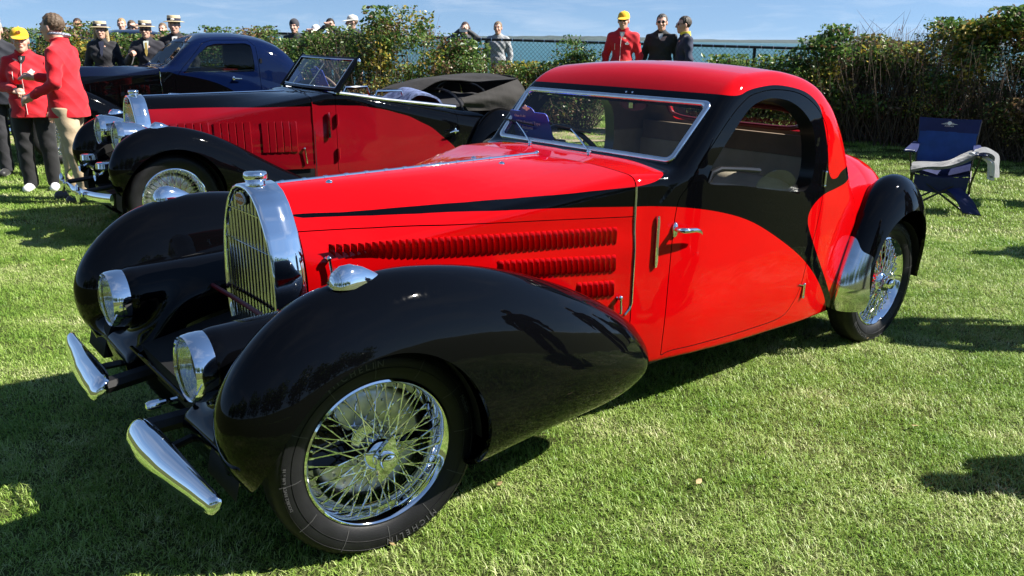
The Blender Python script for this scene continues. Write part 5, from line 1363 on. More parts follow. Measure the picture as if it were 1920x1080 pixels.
# the hood, half folded, canvas over its bows
M['canvas'] = mat('grey_canvas', (.024, .022, .021), .9, var=.15, vscale=5, bump=.35, bscale=14)
M['canvas_in'] = mat('dark_hood_lining', (.018, .018, .022), .9)
M['blanket'] = mat('blue_grey_plaid', (.10, .13, .25), .9, var=.45, vscale=22, bump=.5, bscale=12, stretch=(1, 3, 1))
def cloth(pts, nu, nv, name, m, parent, thick=.008, wr=.02, seed=1):
    """pts: rows of control points; smooth sheet with folds and a real thickness"""
    A = np.array(pts, float); g = np.random.default_rng(seed); ku, kv = A.shape[:2]
    U = np.linspace(0, ku - 1, nu); Vv = np.linspace(0, kv - 1, nv)
    def res(A, T, ax_):
        sp = [Spl(list(zip(range(A.shape[0]), A[:, j]))) for j in range(A.shape[1])]; return np.stack([s_(T) for s_ in sp], 1)
    B1 = res(A.reshape(ku, -1), U, 0).reshape(nu, kv, 3); B2 = res(B1.transpose(1, 0, 2).reshape(kv, -1), Vv, 0).reshape(nv, nu, 3).transpose(1, 0, 2)
    du = np.gradient(B2, axis=0); dv = np.gradient(B2, axis=1); N = np.cross(du, dv); N /= np.maximum(np.linalg.norm(N, axis=2, keepdims=True), 1e-9)
    uu, vv = np.meshgrid(np.linspace(0, 1, nu), np.linspace(0, 1, nv), indexing='ij'); dsp = 0
    for _ in range(7):
        k = g.normal(size=2) * 9; dsp = dsp + np.sin(uu * k[0] + vv * k[1] + g.random() * 6) / 7
    P = B2 + N * (dsp * wr)[..., None]; i = np.arange(nu * nv).reshape(nu, nv); F = np.stack([i[:-1, :-1], i[1:, :-1], i[1:, 1:], i[:-1, 1:]], -1).reshape(-1, 4)
    V = np.concatenate([P.reshape(-1, 3), (P - N * thick).reshape(-1, 3)]); n_ = nu * nv; Fl = [tuple(f) for f in F] + [tuple(f[::-1] + n_) for f in F]
    ed = list(i[0]) + list(i[1:, -1]) + list(i[-1, -2::-1]) + list(i[-2:0:-1, 0])
    for k in range(len(ed)): a, c = ed[k], ed[(k + 1) % len(ed)]; Fl.append((a, c, c + n_, a + n_))
    b = B(); b.add(V, Fl); return b.build(name, m, parent, sharp=60)
hood = empty('folded_hood', (0, 0, 0), 0, c2)
cloth([[(2.86, -.66, 1.08), (2.88, -.675, 1.03), (2.95, -.67, .955)], [(3.12, -.66, 1.13), (3.16, -.70, 1.06), (3.22, -.68, .945)], [(3.40, -.64, 1.20), (3.46, -.70, 1.08), (3.50, -.66, .93)], [(3.62, -.60, 1.25), (3.72, -.62, 1.08), (3.70, -.58, .92)]], 26, 14, 'hood_side', M['canvas'], hood, seed=2)
cloth([[(2.86, .66, 1.08), (2.88, .675, 1.03), (2.95, .67, .955)], [(3.12, .66, 1.13), (3.16, .70, 1.06), (3.22, .68, .945)], [(3.40, .64, 1.20), (3.46, .70, 1.08), (3.50, .66, .93)], [(3.62, .60, 1.25), (3.72, .62, 1.08), (3.70, .58, .92)]], 26, 14, 'hood_side', M['canvas'], hood, seed=5)
cloth([[(3.62, -.60, 1.25), (3.72, -.60, 1.1), (3.74, -.56, .94)], [(3.78, -.2, 1.27), (3.86, -.2, 1.12), (3.86, -.2, .92)], [(3.78, .2, 1.27), (3.86, .2, 1.12), (3.86, .2, .92)], [(3.62, .60, 1.25), (3.72, .60, 1.1), (3.74, .56, .94)]], 20, 10, 'hood_back', M['canvas'], hood, seed=3)
cloth([[(2.55, .62, 1.06), (2.60, .30, 1.12), (2.72, -.05, 1.10)], [(2.85, .60, 1.15), (2.95, .25, 1.215), (3.05, -.12, 1.23)], [(3.2, .60, 1.22), (3.30, .2, 1.24), (3.36, -.25, 1.21)], [(3.62, .60, 1.25), (3.70, .0, 1.27), (3.62, -.60, 1.25)]], 26, 18, 'hood_top', M['canvas'], hood, seed=4)
cloth([[(2.80, .55, 1.0), (2.85, -.55, .99)], [(3.2, .5, 1.06), (3.2, -.5, 1.02)], [(3.6, .5, 1.05), (3.6, -.5, 1.05)]], 12, 8, 'hood_lining', M['canvas_in'], hood, seed=6)
b = B()
for x, z in ((2.95, 1.14), (3.30, 1.195)): b.tube([(x, y, z - .25 * (abs(y) / .62) ** 4) for y in np.linspace(-.62, .62, 13)], .012, 6)
b.build('hood_bow', M['darkmetal'], hood)
bl = cloth([[(2.28, -.50, 1.04), (2.32, -.2, 1.06), (2.35, .1, 1.04)], [(2.45, -.54, 1.13), (2.5, -.2, 1.16), (2.52, .1, 1.12)], [(2.65, -.54, 1.10), (2.68, -.2, 1.12), (2.7, .1, 1.08)], [(2.8, -.50, .98), (2.84, -.2, 1.0), (2.85, .1, .98)]], 20, 14, 'blanket', M['blanket'], None, .02, .03, 9)
bl.matrix_world = c2.matrix_world @ Matrix.Identity(4); tag(bl, 'folded blue-grey plaid blanket lying over the open tourer rear seat', 'blanket')
M['straw'] = mat('straw', (.52, .42, .26), .8, var=.2, vscale=60, bump=.3, bscale=150)

# ------------------------------------------------ closed coupes behind: blue, and black
roof3 = Spl([(1.2, 1.30), (1.45, 1.42), (1.7, 1.53), (2.0, 1.59), (2.35, 1.60), (2.7, 1.565), (2.95, 1.49), (3.15, 1.36), (3.3, 1.17), (3.42, .9), (3.6, .3), (3.8, -.6)])
wb3 = Spl([(1.0, .60), (1.28, .615), (1.5, .64), (2.0, .68), (2.6, .70), (3.0, .69), (3.3, .64), (3.6, .54), (4.0, .38), (4.4, .12)])
dk3 = Spl([(1.0, 1.15), (1.28, 1.152), (1.6, 1.16), (2.9, 1.02), (3.3, .98), (3.6, .88), (4.0, .66), (4.4, .3)])
def coupe3(x, y, z):
    y = np.abs(y); side = y - (wb3(x) - .35 * np.maximum(.55 - z, 0) ** 2 - .38 * np.maximum(z - 1.05, 0) ** 2)
    top = z - dk3(x) + lerp([1.28, 1.7, 2.6, 3.2], [.14, .14, .3, .6], x) * np.maximum(y - .25, 0) ** 2
    tub = smax(side, top, lerp([1.28, 1.6, 2.6, 3.2], [.05, .05, .12, .25], x))
    wsp = (x + .16 * y - 1.46) * -.70 + (z - 1.155) * .714
    rz = roof3(x + .18 * np.maximum(y - .1, 0) ** 2 * lerp([2.2, 2.8], [0, 1], x)); rf = (z - rz + .10 * (y / .65) ** 2) / lerp([1.9, 2.7, 3.2], [1.0, 1.3, 2.3], x)
    return smax(smin(tub, smax(smax(wsp, rf, .08), side, .14), .04), sills(x) - z, .02)
SW3 = [(1.60, 1.085), (1.63, 1.13), (1.78, 1.30), (1.93, 1.42), (2.05, 1.452), (2.46, 1.462), (2.535, 1.43), (2.55, 1.14), (2.52, 1.105)]
DR3 = [(1.46, .42), (1.46, 1.0), (1.58, 1.15), (1.88, 1.46), (2.02, 1.50), (2.52, 1.505), (2.60, 1.42), (2.62, .9), (2.62, .42)]
def closed_coupe(name, loc, rz, label, paints, wheels=True, sweep=True):
    c = empty(name, loc, rz); tag(c, label, 'car'); Ms = [paints[0], paints[1], M['dlining']]
    g = sdf_mesh(coupe3, (1.24, -.03, .2), (4.45, .76, 1.66), .020); g = g.split(g.V[:, 1])[0]; g = g.split(g.V[:, 0] - 1.284)[0]
    inn = g.offset(-.03)
    wsq = lambda V: np.where(V[:, 0] < 1.95, np.maximum(smax(V[:, 1] - .535, np.abs((V[:, 2] - 1.325)) - .145, .05), np.abs((V[:, 0] + .16 * V[:, 1] - 1.46) * -.70 + (V[:, 2] - 1.155) * .714) - .03), .5)
    sd3 = lambda P_, V: np.where(V[:, 1] > .42, polysd(P_, V[:, 0], V[:, 2]), .5)
    rw = lambda V: np.where(V[:, 0] > 2.8, smax(np.abs(V[:, 1]) - .30, np.abs(V[:, 2] - 1.36) - .06, .05), .5)
    sp3 = spline_closed(densify(SW3, 2), 3)
    g, scrn = g.split(wsq(g.V), 1); g, rg_ = g.split(rw(g.V), 2)
    if sweep: g = g.paint(np.where(g.V[:, 2] < 1.1, polysd(spline_closed([(1.2, 1.07), (1.5, 1.055), (1.8, 1.0), (2.05, .92), (2.3, .78), (2.5, .6), (2.62, .4), (2.6, .1), (1.2, .1)], 4), g.V[:, 0], g.V[:, 2]), .5), 1)
    g, dr = g.split(sd3(DR3, g.V) - .003, 3); dr = dr.split(-(sd3(DR3, dr.V) + .003), 3)[0]; dr, sg_ = dr.split(sd3(sp3, dr.V), 4)
    one(g.rim(1, .03, 2).rim(2, .03, 2).rim(3, .02, 2), 'body_shell', Ms, c)
    dq = dr.rim(3, .02, 2).rim(4, .04, 2); dq.build('door', Ms, c); dq.mirror().build('door', Ms, c)
    gl = sg_.offset(-.012); gl.tag[:] = 0; gl.build('door_glass', M['glass_dark'], c); gl.mirror().build('door_glass', M['glass_dark'], c)
    ws_ = scrn.offset(-.006); ws_.tag[:] = 0; one(ws_, 'windshield_glass', M['glass'], c); r_ = rg_.offset(-.01); r_.tag[:] = 0; one(r_, 'rear_window', M['glass_dark'], c)
    l_ = inn.split(wsq(inn.V) - .004)[0]; l_ = l_.split(rw(l_.V) - .004)[0]; l_ = l_.split(sd3(sp3, l_.V) - .005)[0]; l_ = l_.split(l_.V[:, 2] - .45)[0]; l_.tag[:] = 0
    one(l_.flip(), 'cabin_lining', M['dlining'], c)
    b = B(); b.box((2.15, -.55, .5), (2.35, .55, 1.12)); b.build('seat', M['maroon'], c)
    q_ = bonnet_mesh(.003, 1.277, r0, r1 * .99, 50, .93); q_.tag[:] = 0
    if sweep: q_ = q_.paint(q_.V[:, 2] - np.interp(q_.V[:, 0], [0, 1.28], [1.02, 1.06]), 1)
    e = empty('bonnet', (0, 0, 0), 0, c); a_, b_ = q_.split(seam(q_.V) - .002, 5); one(a_.rim(5, .01, 2), 'bonnet_top', Ms, e); b_ = b_.split(b_.V[:, 2] - .5)[0].rim(5, .01, 2); b_.build('bonnet_side', Ms, e); b_.mirror().build('bonnet_side', Ms, e)
    one(bonnet_mesh(.003, 1.30, r0 - .012, r1 - .016, 20), 'gap_shade_skin', M['void'], e)  # black skin just inside the bonnet, as shade in its seams
    vents(e, Ms[1], [(.25, 6, .66, .93), (.82, 6, .66, .93)], M['void'])
    for sg in (-1, 1):
        strip_bead(c, 'bonnet_trim', [(1.281, sg * (bonnet_y(1.277, z) * .99 + .004), z) for z in np.linspace(1.10, .60, 10)], .006, M['chrome'])
        strip_bead(c, 'window_sill_trim', [(x, sg * (wb3(x) + .003), z) for x, z in ((1.58, 1.083), (2.0, 1.092), (2.54, 1.104))], .009, M['chrome'])
        e = empty('door_handle', (2.24, sg * (float(wb3(2.24)) + .004), 1.0), 0, c); b = B(); b.ball((0, 0, 0), (.02, .012, .03)); b.tube([(0, 0, 0), (0, sg * .04, 0), (.10, sg * .045, -.005)], [.012, .011, .007], 8); b.build('handle_lever', M['chrome'], e)
        e = empty('side_lamp', (1.42, sg * (float(wb3(1.4)) + .01), .80), 0, c); b = B(); b.tube([(-.05, 0, 0), (.08, sg * .02, .005)], [.026, .010], 10); b.ball((-.05, 0, 0), .028); b.build('lamp_body', M['chrome'], e)
        b = B(); b.box((2.632, sg * .69 - .012, 1.20), (2.66, sg * .69 + .012, 1.26)); b.build('door_hinge', M['dlining'], c)
        b = B(); b.tube([(1.44, sg * .16 + .02, 1.17), (1.50, sg * .18 + .10, 1.22)], .005, 6); b.tube([(1.475, sg * .18, 1.20), (1.53, sg * .2 + .2, 1.25)], .006, 6); b.build('wiper', M['darkmetal'], c)
    std_front(c, wheels=wheels); std_fenders(c, Ms[1], h=.02); rear_fenders(c, Ms[1])
    return c
c3 = closed_coupe('vintage_coupe', (-6.169, 11.125, .055), R(36.28), 'dark blue and black vintage coupe with rounded roof, third car of the row', [M['navyp'], M['black']])
c3.scale = (1, 1, 1.02)
for ch in c3.children:
    if ch.type == 'MESH' and ch.name.startswith(('body_shell', 'door')) and not ch.name.startswith('door_'): ch.data.materials[0] = M['blue']
c4 = closed_coupe('vintage_saloon', (-9.15, 15.0, .10), R(36.3), 'black vintage saloon behind the blue coupe, hidden by people in straw hats', [M['navyp'], M['black']], sweep=False)
c4.scale = (1, 1, 1.02)

# ================================================================== people
SKIN = {}
def skin_mat(c):
    if c not in SKIN: SKIN[c] = mat('skin', c, .5, var=.08, vscale=18, sub=.08)
    return SKIN[c]
CM = {}
def cloth_mat(c, rough=.8, bump=.35, bscale=9, sheen=.15):
    k = (c, rough)
    if k not in CM: CM[k] = mat('cloth', c, rough, var=.12, vscale=7, bump=bump, bscale=bscale, sheen=sheen)
    return CM[k]
M['eye_white'] = mat('eye_white', (.7, .68, .64), .3); M['iris'] = mat('dark_iris', (.03, .02, .015), .2); M['lip'] = mat('lips', (.40, .15, .13), .5)
M['sunglass'] = mat('sunglasses', (.006, .006, .007), .08, coat=1)
M['zip'] = mat('white_piping', (.75, .74, .72), .5)
M['phone'] = mat('phone_case', (.012, .012, .014), .25)

def union(fs, k):
    def f(x, y, z):
        r = fs[0](x, y, z)
        for g in fs[1:]: r = smin(r, g(x, y, z), k)
        return r
    return f
def ell(c, r):
    c = np.array(c, float); r = np.array(r, float); m = r.min()
    def f(x, y, z):
        q = np.sqrt(((x - c[0]) / r[0]) ** 2 + ((y - c[1]) / r[1]) ** 2 + ((z - c[2]) / r[2]) ** 2)
        return (q - 1) * m
    return f
def flat(f, cy, s):         # squash front to back
    return lambda x, y, z: f(x, cy + (y - cy) * s, z) / s
def rotz_f(f, c, a):
    ca, sa = math.cos(a), math.sin(a)
    def g(x, y, z): dx_, dy_ = x - c[0], y - c[1]; return f(c[0] + ca * dx_ + sa * dy_, c[1] - sa * dx_ + ca * dy_, z)
    return g
def person(loc, yaw, label, jacket=(.5, .01, .02), trousers=(.02, .02, .025), skin=(.55, .33, .25), hair=(.12, .08, .05), shoes=(.02, .02, .02), height=1.76,
           arms=None, turn=0.0, hat=None, hat_col=(.75, .42, .02), long_hair=False, glasses=False, female=False, stout=1.0, detail=1, stance=.0, collar=None, shirt=None,
           hands=None, group=None, legs=True, bald=False, lean=0.0, wrinkle=1.0, tie=None, headdrop=0.0):
    """a standing person facing local -y; parts are clothing, hair, hat"""
    s = height / 1.76; root = empty('person', loc, yaw); tag(root, label, 'person', group)
    sh = .160 if female else .175; st = stout
    H = {1: .018, 2: .011, 3: .008}[detail]
    hip = .092 * st
    J = dict(hipL=(-hip, 0, .93), hipR=(hip, 0, .93), kneeL=(-.10 * st, -.012 - stance * .3, .50), kneeR=(.10 * st, -.012 + stance * .3, .50), ankL=(-.105 * st, .02 - stance * .5, .085), ankR=(.105 * st, .02 + stance * .5, .085),
             shL=(-sh, .012, 1.405), shR=(sh, .012, 1.405))
    arms = arms or {}
    dflt = dict(L=((-sh - .075 * st, .03, 1.13), (-sh - .075 * st, -.05, .89)), R=((sh + .075 * st, .03, 1.13), (sh + .075 * st, -.05, .89)))
    A = {k: arms.get(k, dflt[k]) for k in 'LR'}
    hc = np.array((0, -.030 - lean, 1.632 - headdrop))
    # ---- bare body: one continuous surface
    body_ = [flat(capsule((0, .005, 1.0), (0, .0, 1.30), .125 * st, .15 * st), 0, 1.35), flat(capsule((-sh * .7, .01, 1.40), (sh * .7, .01, 1.40), .07, .07), 0, 1.1), capsule((0, .02, 1.42), tuple(hc - np.array((0, -.025, .08))), .058, .054)]
    hipb = [flat(capsule((-hip * .6, 0, .96), (hip * .6, 0, .96), .115 * st, .115 * st), 0, 1.2)]
    legs_ = []
    for q in 'LR':
        legs_ += [capsule(J['hip' + q], J['knee' + q], .082 * st, .055), capsule(J['knee' + q], J['ank' + q], .052, .038)]
    arm_ = []
    for q in 'LR': e_, w_ = A[q]; arm_ += [capsule(J['sh' + q], e_, .050, .040), capsule(e_, w_, .038, .028)]
    feet = [capsule((J['ank' + q][0], J['ank' + q][1] + .02, .045), (J['ank' + q][0] * 1.12, J['ank' + q][1] - .155, .035), .040, .034) for q in 'LR']
    # hands: palm, four fingers, thumb
    hand_f = []
    for q in 'LR':
        e_, w_ = map(np.array, A[q]); d = (w_ - e_) / np.linalg.norm(w_ - e_); pose = (hands or {}).get(q, 'relax'); sgn = -1 if q == 'L' else 1
        upv = np.array((0, -1.0, 0)) if abs(d[2]) > .7 else np.array((0, 0, 1.0)); side = np.cross(d, upv); side /= np.linalg.norm(side); pal = np.cross(side, d)     # pal: back of the hand
        p0 = w_ + d * .01; p1 = w_ + d * .085
        if detail == 1: hand_f += [capsule(w_, w_ + d * .09, .032, .034), capsule(w_ + d * .09, w_ + d * .15 - pal * .02, .030, .018)]; continue
        hand_f += [flat(capsule(p0, p1, .031, .036), 0, 1.0), capsule(p0 + side * .012, p1 + side * .026, .019, .016), capsule(p0 - side * .012, p1 - side * .026, .019, .016)]
        curl = {'relax': .45, 'grip': 1.25, 'point': .3}[pose]
        for n_, (o_, l_) in enumerate(((.030, .068), (.011, .077), (-.010, .072), (-.029, .056))):
            cu_ = curl + .12 * n_ if not (pose == 'point' and n_ > 0) else 1.4
            b0 = p1 + side * o_; d1 = d * math.cos(cu_ * .5) - pal * math.sin(cu_ * .5); b1 = b0 + d1 * l_ * .5; d2 = d * math.cos(cu_ * 1.3) - pal * math.sin(cu_ * 1.3); b2 = b1 + d2 * l_ * .5
            hand_f += [capsule(b0 - d * .02, b1, .0098, .0092), capsule(b1, b2, .0092, .0074)]
        tb = p0 + side * .022 + d * .015; t1 = tb + (side * .75 + d * .8 - pal * .3) * .038; t2 = t1 + (d * .9 + side * (.35 if pose != 'grip' else -.3) - pal * .25) * .034
        hand_f += [capsule(tb, t1, .0155, .012), capsule(t1, t2, .012, .009)]
    # head
    tr = lambda f: rotz_f(f, hc, turn)
    hx, hy, hz = hc
    skull = [ell((hx, hy + .012, hz + .025), (.074, .094, .092)), ell((hx, hy - .018, hz - .035), (.060, .070, .085)), capsule((hx, hy - .05, hz - .092), (hx, hy - .055, hz - .095), .034, .030)]
    nose = [capsule((hx, hy - .090, hz + .012), (hx, hy - .112, hz - .028), .010, .0145), ell((hx, hy - .102, hz - .032), (.018, .014, .010))]
    brow = [capsule((hx - .040, hy - .078, hz + .026), (hx + .040, hy - .078, hz + .026), .012, .012)]
    cheek = [ell((hx - .036, hy - .066, hz - .026), (.022, .02, .024)), ell((hx + .036, hy - .066, hz - .026), (.022, .02, .024))]
    lips = [capsule((hx - .017, hy - .088, hz - .060), (hx + .017, hy - .088, hz - .060), .0085, .0085)]
    ears = [ell((hx - .078, hy + .012, hz - .008), (.010, .020, .032)), ell((hx + .078, hy + .012, hz - .008), (.010, .020, .032))]
    sock = [ell((hx - .031, hy - .098, hz + .006), (.018, .016, .012)), ell((hx + .031, hy - .098, hz + .006), (.018, .016, .012))]
    f_sk = union(skull, .03); f_face = union(nose + brow + cheek + lips, .012)
    def head(x, y, z): return smax(smin(smin(f_sk(x, y, z), f_face(x, y, z), .014), np.minimum(ears[0](x, y, z), ears[1](x, y, z)), .008), -np.minimum(sock[0](x, y, z), sock[1](x, y, z)), .008)
    hf = tr(head)
    fb = union(body_ + hipb + legs_ + arm_, .04); fh = union(hand_f, .010); ff = union(feet, .03)
    def bodyf(x, y, z): return smin(smin(smin(fb(x, y, z), hf(x, y, z), .025), fh(x, y, z), .014), ff(x, y, z), .03)
    xs_ = [abs(p[0]) for q in 'LR' for p in A[q]]; X = max(max(xs_) + .22, .34); ys_ = [p[1] for q in 'LR' for p in A[q]]; Y0, Y1 = min(min(ys_) - .20, -.26), max(max(ys_) + .12, .24)
    z1 = max([1.80] + [p[2] + .22 for q in 'LR' for p in A[q]])
    zb = 0 if legs else .75
    def sc(m): m.V = m.V * s; return m
    bh = {1: .016, 2: .012, 3: .0095}[detail]
    bm_ = sc(sdf_mesh(bodyf, (-X, Y0, -.01), (X, Y1, z1), bh)); bo = bm_.build('body', [skin_mat(skin)], root)
    if detail >= 2:     # finer head over the same surface
        hm = sc(sdf_mesh(hf, tuple(hc - .16), tuple(hc + np.array((.16, .16, .16))), .0065)); hm.build('face', [skin_mat(skin)], bo)
    # ---- clothes
    fold = lambda x, y, z, k: wrinkle * k * (.45 * np.abs(np.sin(z * 21 + 3 * np.sin(x * 9 + loc[0]) + y * 13)) + .4 * np.sin(z * 15 - x * 19 + loc[1]) + .35 * np.sin(z * 47 + x * 31 + y * 26) * np.sin(x * 8 + y * 11 + z * 5 + loc[0]))
    hem = .82
    if jacket is not None:
        jb = [flat(capsule((-.035, .005, .74), (-.035, .005, 1.0), .166 * st, .146 * st), 0, 1.04), flat(capsule((.035, .005, .74), (.035, .005, 1.0), .166 * st, .146 * st), 0, 1.04), flat(capsule((0, .005, 1.0), (0, .0, 1.27), .150 * st, .160 * st), 0, 1.28)]
        jb += [capsule((sg_ * .03, .012, 1.462), (sg_ * sh * .92, .012, 1.405), .062, .066) for sg_ in (-1, 1)] + [flat(capsule((-sh * .55, .005, 1.33), (sh * .55, .005, 1.33), .10, .10), 0, 1.05)]
        if female: jb.append(ell((0, -.085, 1.26), (.13, .075, .085)))
        jb.append(capsule((0, .018, 1.42), (0, .005, 1.49), .072, .064))
        ja = []
        for q in 'LR': e_, w_ = map(np.array, A[q]); ja += [capsule(J['sh' + q], e_, .070, .058), capsule(e_, e_ + (w_ - e_) * .94, .057, .046)]
        fj = union(jb, .06); fa = union(ja, .03)
        def jf(x, y, z): return smax(smin(fj(x, y, z), fa(x, y, z), .035) + fold(x, y, z, .010), np.where(np.abs(x) < .24, hem - z, -1.0), .012)
        jm = sc(sdf_mesh(jf, (-X, Y0, .70), (X, Y1, max(1.60, z1 - .2)), H))
        jo = jm.build('jacket', [cloth_mat(jacket)], root)
        if collar:
            cf = lambda x, y, z: smax(np.abs(capsule((0, .018, 1.40), (0, .0, 1.55), .080, .074)(x, y, z)) - .006, np.maximum(z - 1.535 - .12 * y, 1.45 - z), .006)
            sc(sdf_mesh(cf, (-.12, -.12, 1.42), (.12, .13, 1.56), .008)).build('collar', [cloth_mat(collar)], jo)
        def front(x, z):      # first hit of the jacket from the front
            yy = np.linspace(-.34, .05, 300); v = fj(np.full(300, x), yy, np.full(300, z)); i = np.argmax(v < .006); return yy[i]
        if shirt:
            b = B(); dz_ = 1.27 if tie else 1.385; pl = [(-.040, 1.475), (.040, 1.475), (.028, .5 * (1.47 + dz_)), (0, dz_), (-.028, .5 * (1.47 + dz_))]; b.add([(x * s, (front(x, z) - .004) * s, z * s) for x, z in pl], [(0, 1, 2, 3, 4)]); b.build('shirt', cloth_mat(shirt), root)
        if tie:
            b = B(); pl = [(-.014, 1.45), (.014, 1.45), (.022, 1.30), (0, 1.24), (-.022, 1.30)]; b.add([(x * s, (front(x, z) - .009) * s, z * s) for x, z in pl], [(0, 1, 2, 3, 4)]); b.build('necktie', cloth_mat(tie), root)
    else: front = lambda x, z: -.14; jo = root
    if legs:
        tb_ = [flat(capsule((-hip * .6, 0, .95), (hip * .6, 0, .95), .110 * st, .110 * st), 0, 1.18)]
        for q in 'LR': a_ = np.array(J['ank' + q]); tb_ += [capsule(J['hip' + q], J['knee' + q], .104 * st, .086), capsule(J['knee' + q], tuple(a_ + (0, 0, .0)), .084, .078)]
        ft = union(tb_, .025)
        tf = lambda x, y, z: smax(smax(ft(x, y, z) + fold(x, y, z, .006), z - .92, .02), .045 - z, .01)
        sc(sdf_mesh(tf, (-.30, -.26, .0), (.30, .26, 1.06), H)).build('trousers', [cloth_mat(trousers)], root)
        for q in 'LR':
            a_ = J['ank' + q]; sf_ = lambda x, y, z: smax(union([capsule((a_[0], a_[1] + .03, .05), (a_[0] * 1.12, a_[1] - .17, .038), .050, .043), capsule((a_[0], a_[1] + .02, .06), (a_[0], a_[1], .10), .045, .04)], .03)(x, y, z), -z + .002, .008)
            sc(sdf_mesh(sf_, (a_[0] - .12, a_[1] - .27, -.005), (a_[0] + .12, a_[1] + .12, .16), .012)).build('shoe', [cloth_mat(shoes, .5, .05)], root)
    # ---- hair, hat, glasses
    if not bald:
        hl = -.10 if not long_hair else -.26
        def hairf(x, y, z):
            cap_ = ell((hx, hy + .020, hz + .036), (.083, .101, .094))(x, y, z) + .003 * np.sin(x * 160 + z * 60) * np.sin(y * 120)
            if long_hair: cap_ = smin(cap_, smin(capsule((hx - .075, hy + .03, hz), (hx - .085, hy + .03, hz - .20), .035, .03)(x, y, z), capsule((hx + .075, hy + .03, hz), (hx + .085, hy + .03, hz - .20), .035, .03)(x, y, z), .03), .04); cap_ = smin(cap_, capsule((hx, hy + .08, hz), (hx, hy + .09, hz - .18), .05, .04)(x, y, z), .04)
            q_ = smax(cap_, -np.maximum(y - (hy - .030), z - (hz + .070)), .012)
            if not long_hair: q_ = smax(q_, -np.maximum(y - (hy + .004), z - (hz + .012)), .010); q_ = smax(q_, hz - .070 - z, .012)
            else: q_ = smax(q_, hz - .24 - z, .02)
            return q_
        sc(sdf_mesh(tr(hairf), tuple(hc - np.array((.16, .16, .30))), tuple(hc + np.array((.16, .17, .16))), .009 if detail > 1 else .013)).build('hair', [cloth_mat(hair, .55, .6, 60, 0)], root)
    def hput(b, nm, ms, par=None):     # place something made round the head origin, turned with the head
        b.V = [tuple((Matrix.Rotation(turn, 3, 'Z') @ Vector(v) + Vector(hc)) * s) for v in b.V]; return b.build(nm, ms, par or root, sharp=45)
    if hat == 'cap':
        b = B(); rg = [[(.088 * c_ * math.cos(a), .018 + .106 * c_ * math.sin(a), z_) for a in np.linspace(0, 6.2832, 29)[:-1]] for z_, c_ in ((.040, 1.0), (.07, .99), (.10, .88), (.125, .62), (.137, .25), (.138, .01))]; b.rings(rg, caps=False); ho = hput(b, 'cap', cloth_mat(hat_col))
        b = B(); rg = []
        for k in range(11):
            a = math.pi + math.pi * k / 10; sn_ = abs(math.sin(a)) ** .8; rg.append([(.089 * math.cos(a), .015 - .103 * abs(math.sin(a)) - (f_ - .98) * .24 * sn_, .048 - (f_ - .98) * .07 * sn_ - .012 * math.cos(a) ** 2 * 0 + dz_) for f_, dz_ in ((.98, 0), (1.2, 0), (1.4, -.004), (1.4, -.008), (1.2, -.006), (.98, -.006))])
        b.rings(rg); hput(b, 'peak', cloth_mat(hat_col), None); b = B(); b.ball((0, .018, .14), .008); hput(b, 'cap_button', cloth_mat(hat_col))
        if detail == 3: b = B(); b.ball((0, -.088, .082), (.026, .006, .018)); b.ball((.012, -.09, .09), (.012, .006, .016)); hput(b, 'cap_emblem', mat('cap_emblem', (.25, .10, .03), .7))
    if hat == 'straw':
        b = B(); b.lathe([(.15, .046), (.152, .050), (.12, .060), (.096, .060), (.094, .075), (.092, .135), (.086, .142), (.03, .144), (.001, .144)], 36); b.lathe([(.15, .046), (.12, .052), (.09, .052)], 36)
        b.V = [(x, y * 1.12 + .012, z + .10 * (y * y if abs(y) > .1 else 0) - .5 * x * x * (abs(x) > .1) * 0) for x, y, z in b.V]; hput(b, 'straw_hat', M['straw'])
        b = B(); b.lathe([(.0965, .062), (.0965, .100), (.094, .102)], 36); b.V = [(x, y * 1.12 + .012, z) for x, y, z in b.V]; hput(b, 'hat_band', cloth_mat((.012, .014, .04)))
        b = B(); b.ball((0, -.098, .084), (.030, .006, .014)); hput(b, 'hat_badge', M['white'])
    if hat == 'beanie':
        b = B(); b.ball((0, .018, .045), (.092, .108, .105), 20, 12); hput(b, 'beanie', cloth_mat(hat_col))
    if glasses:
        b = B()
        for sx in (-1, 1): b.ball((sx * .033, -.098, .006), (.026, .008, .018), 12, 8); b.tube([(sx * .058, -.09, .012), (sx * .080, .01, .010)], .003, 5)
        b.tube([(-.01, -.104, .010), (.01, -.104, .010)], .003, 5); hput(b, 'sunglasses', M['sunglass'])
    elif detail >= 2:
        b = B()
        for sx in (-1, 1): b.ball((sx * .031, -.082, .006), (.0125, .010, .008), 10, 8)
        hput(b, 'eyes', M['eye_white']); b = B()
        for sx in (-1, 1): b.ball((sx * .031, -.0905, .006), (.0055, .0035, .0055), 8, 6); b.tube([(sx * .016, -.091, .026), (sx * .034, -.094, .031), (sx * .048, -.084, .027)], .0035, 5)
        hput(b, 'irises_and_brows', M['iris'])
        b = B(); b.tube([(-.02, -.092, -.060), (-.008, -.0965, -.0575), (.008, -.0965, -.0575), (.02, -.092, -.060)], [.002, .0045, .0045, .002], 6); b.tube([(-.018, -.092, -.063), (0, -.096, -.067), (.018, -.092, -.063)], [.002, .0052, .002], 6); hput(b, 'lips', M['lip'])
    root['_s'] = s
    return root, jo, front, s, hc

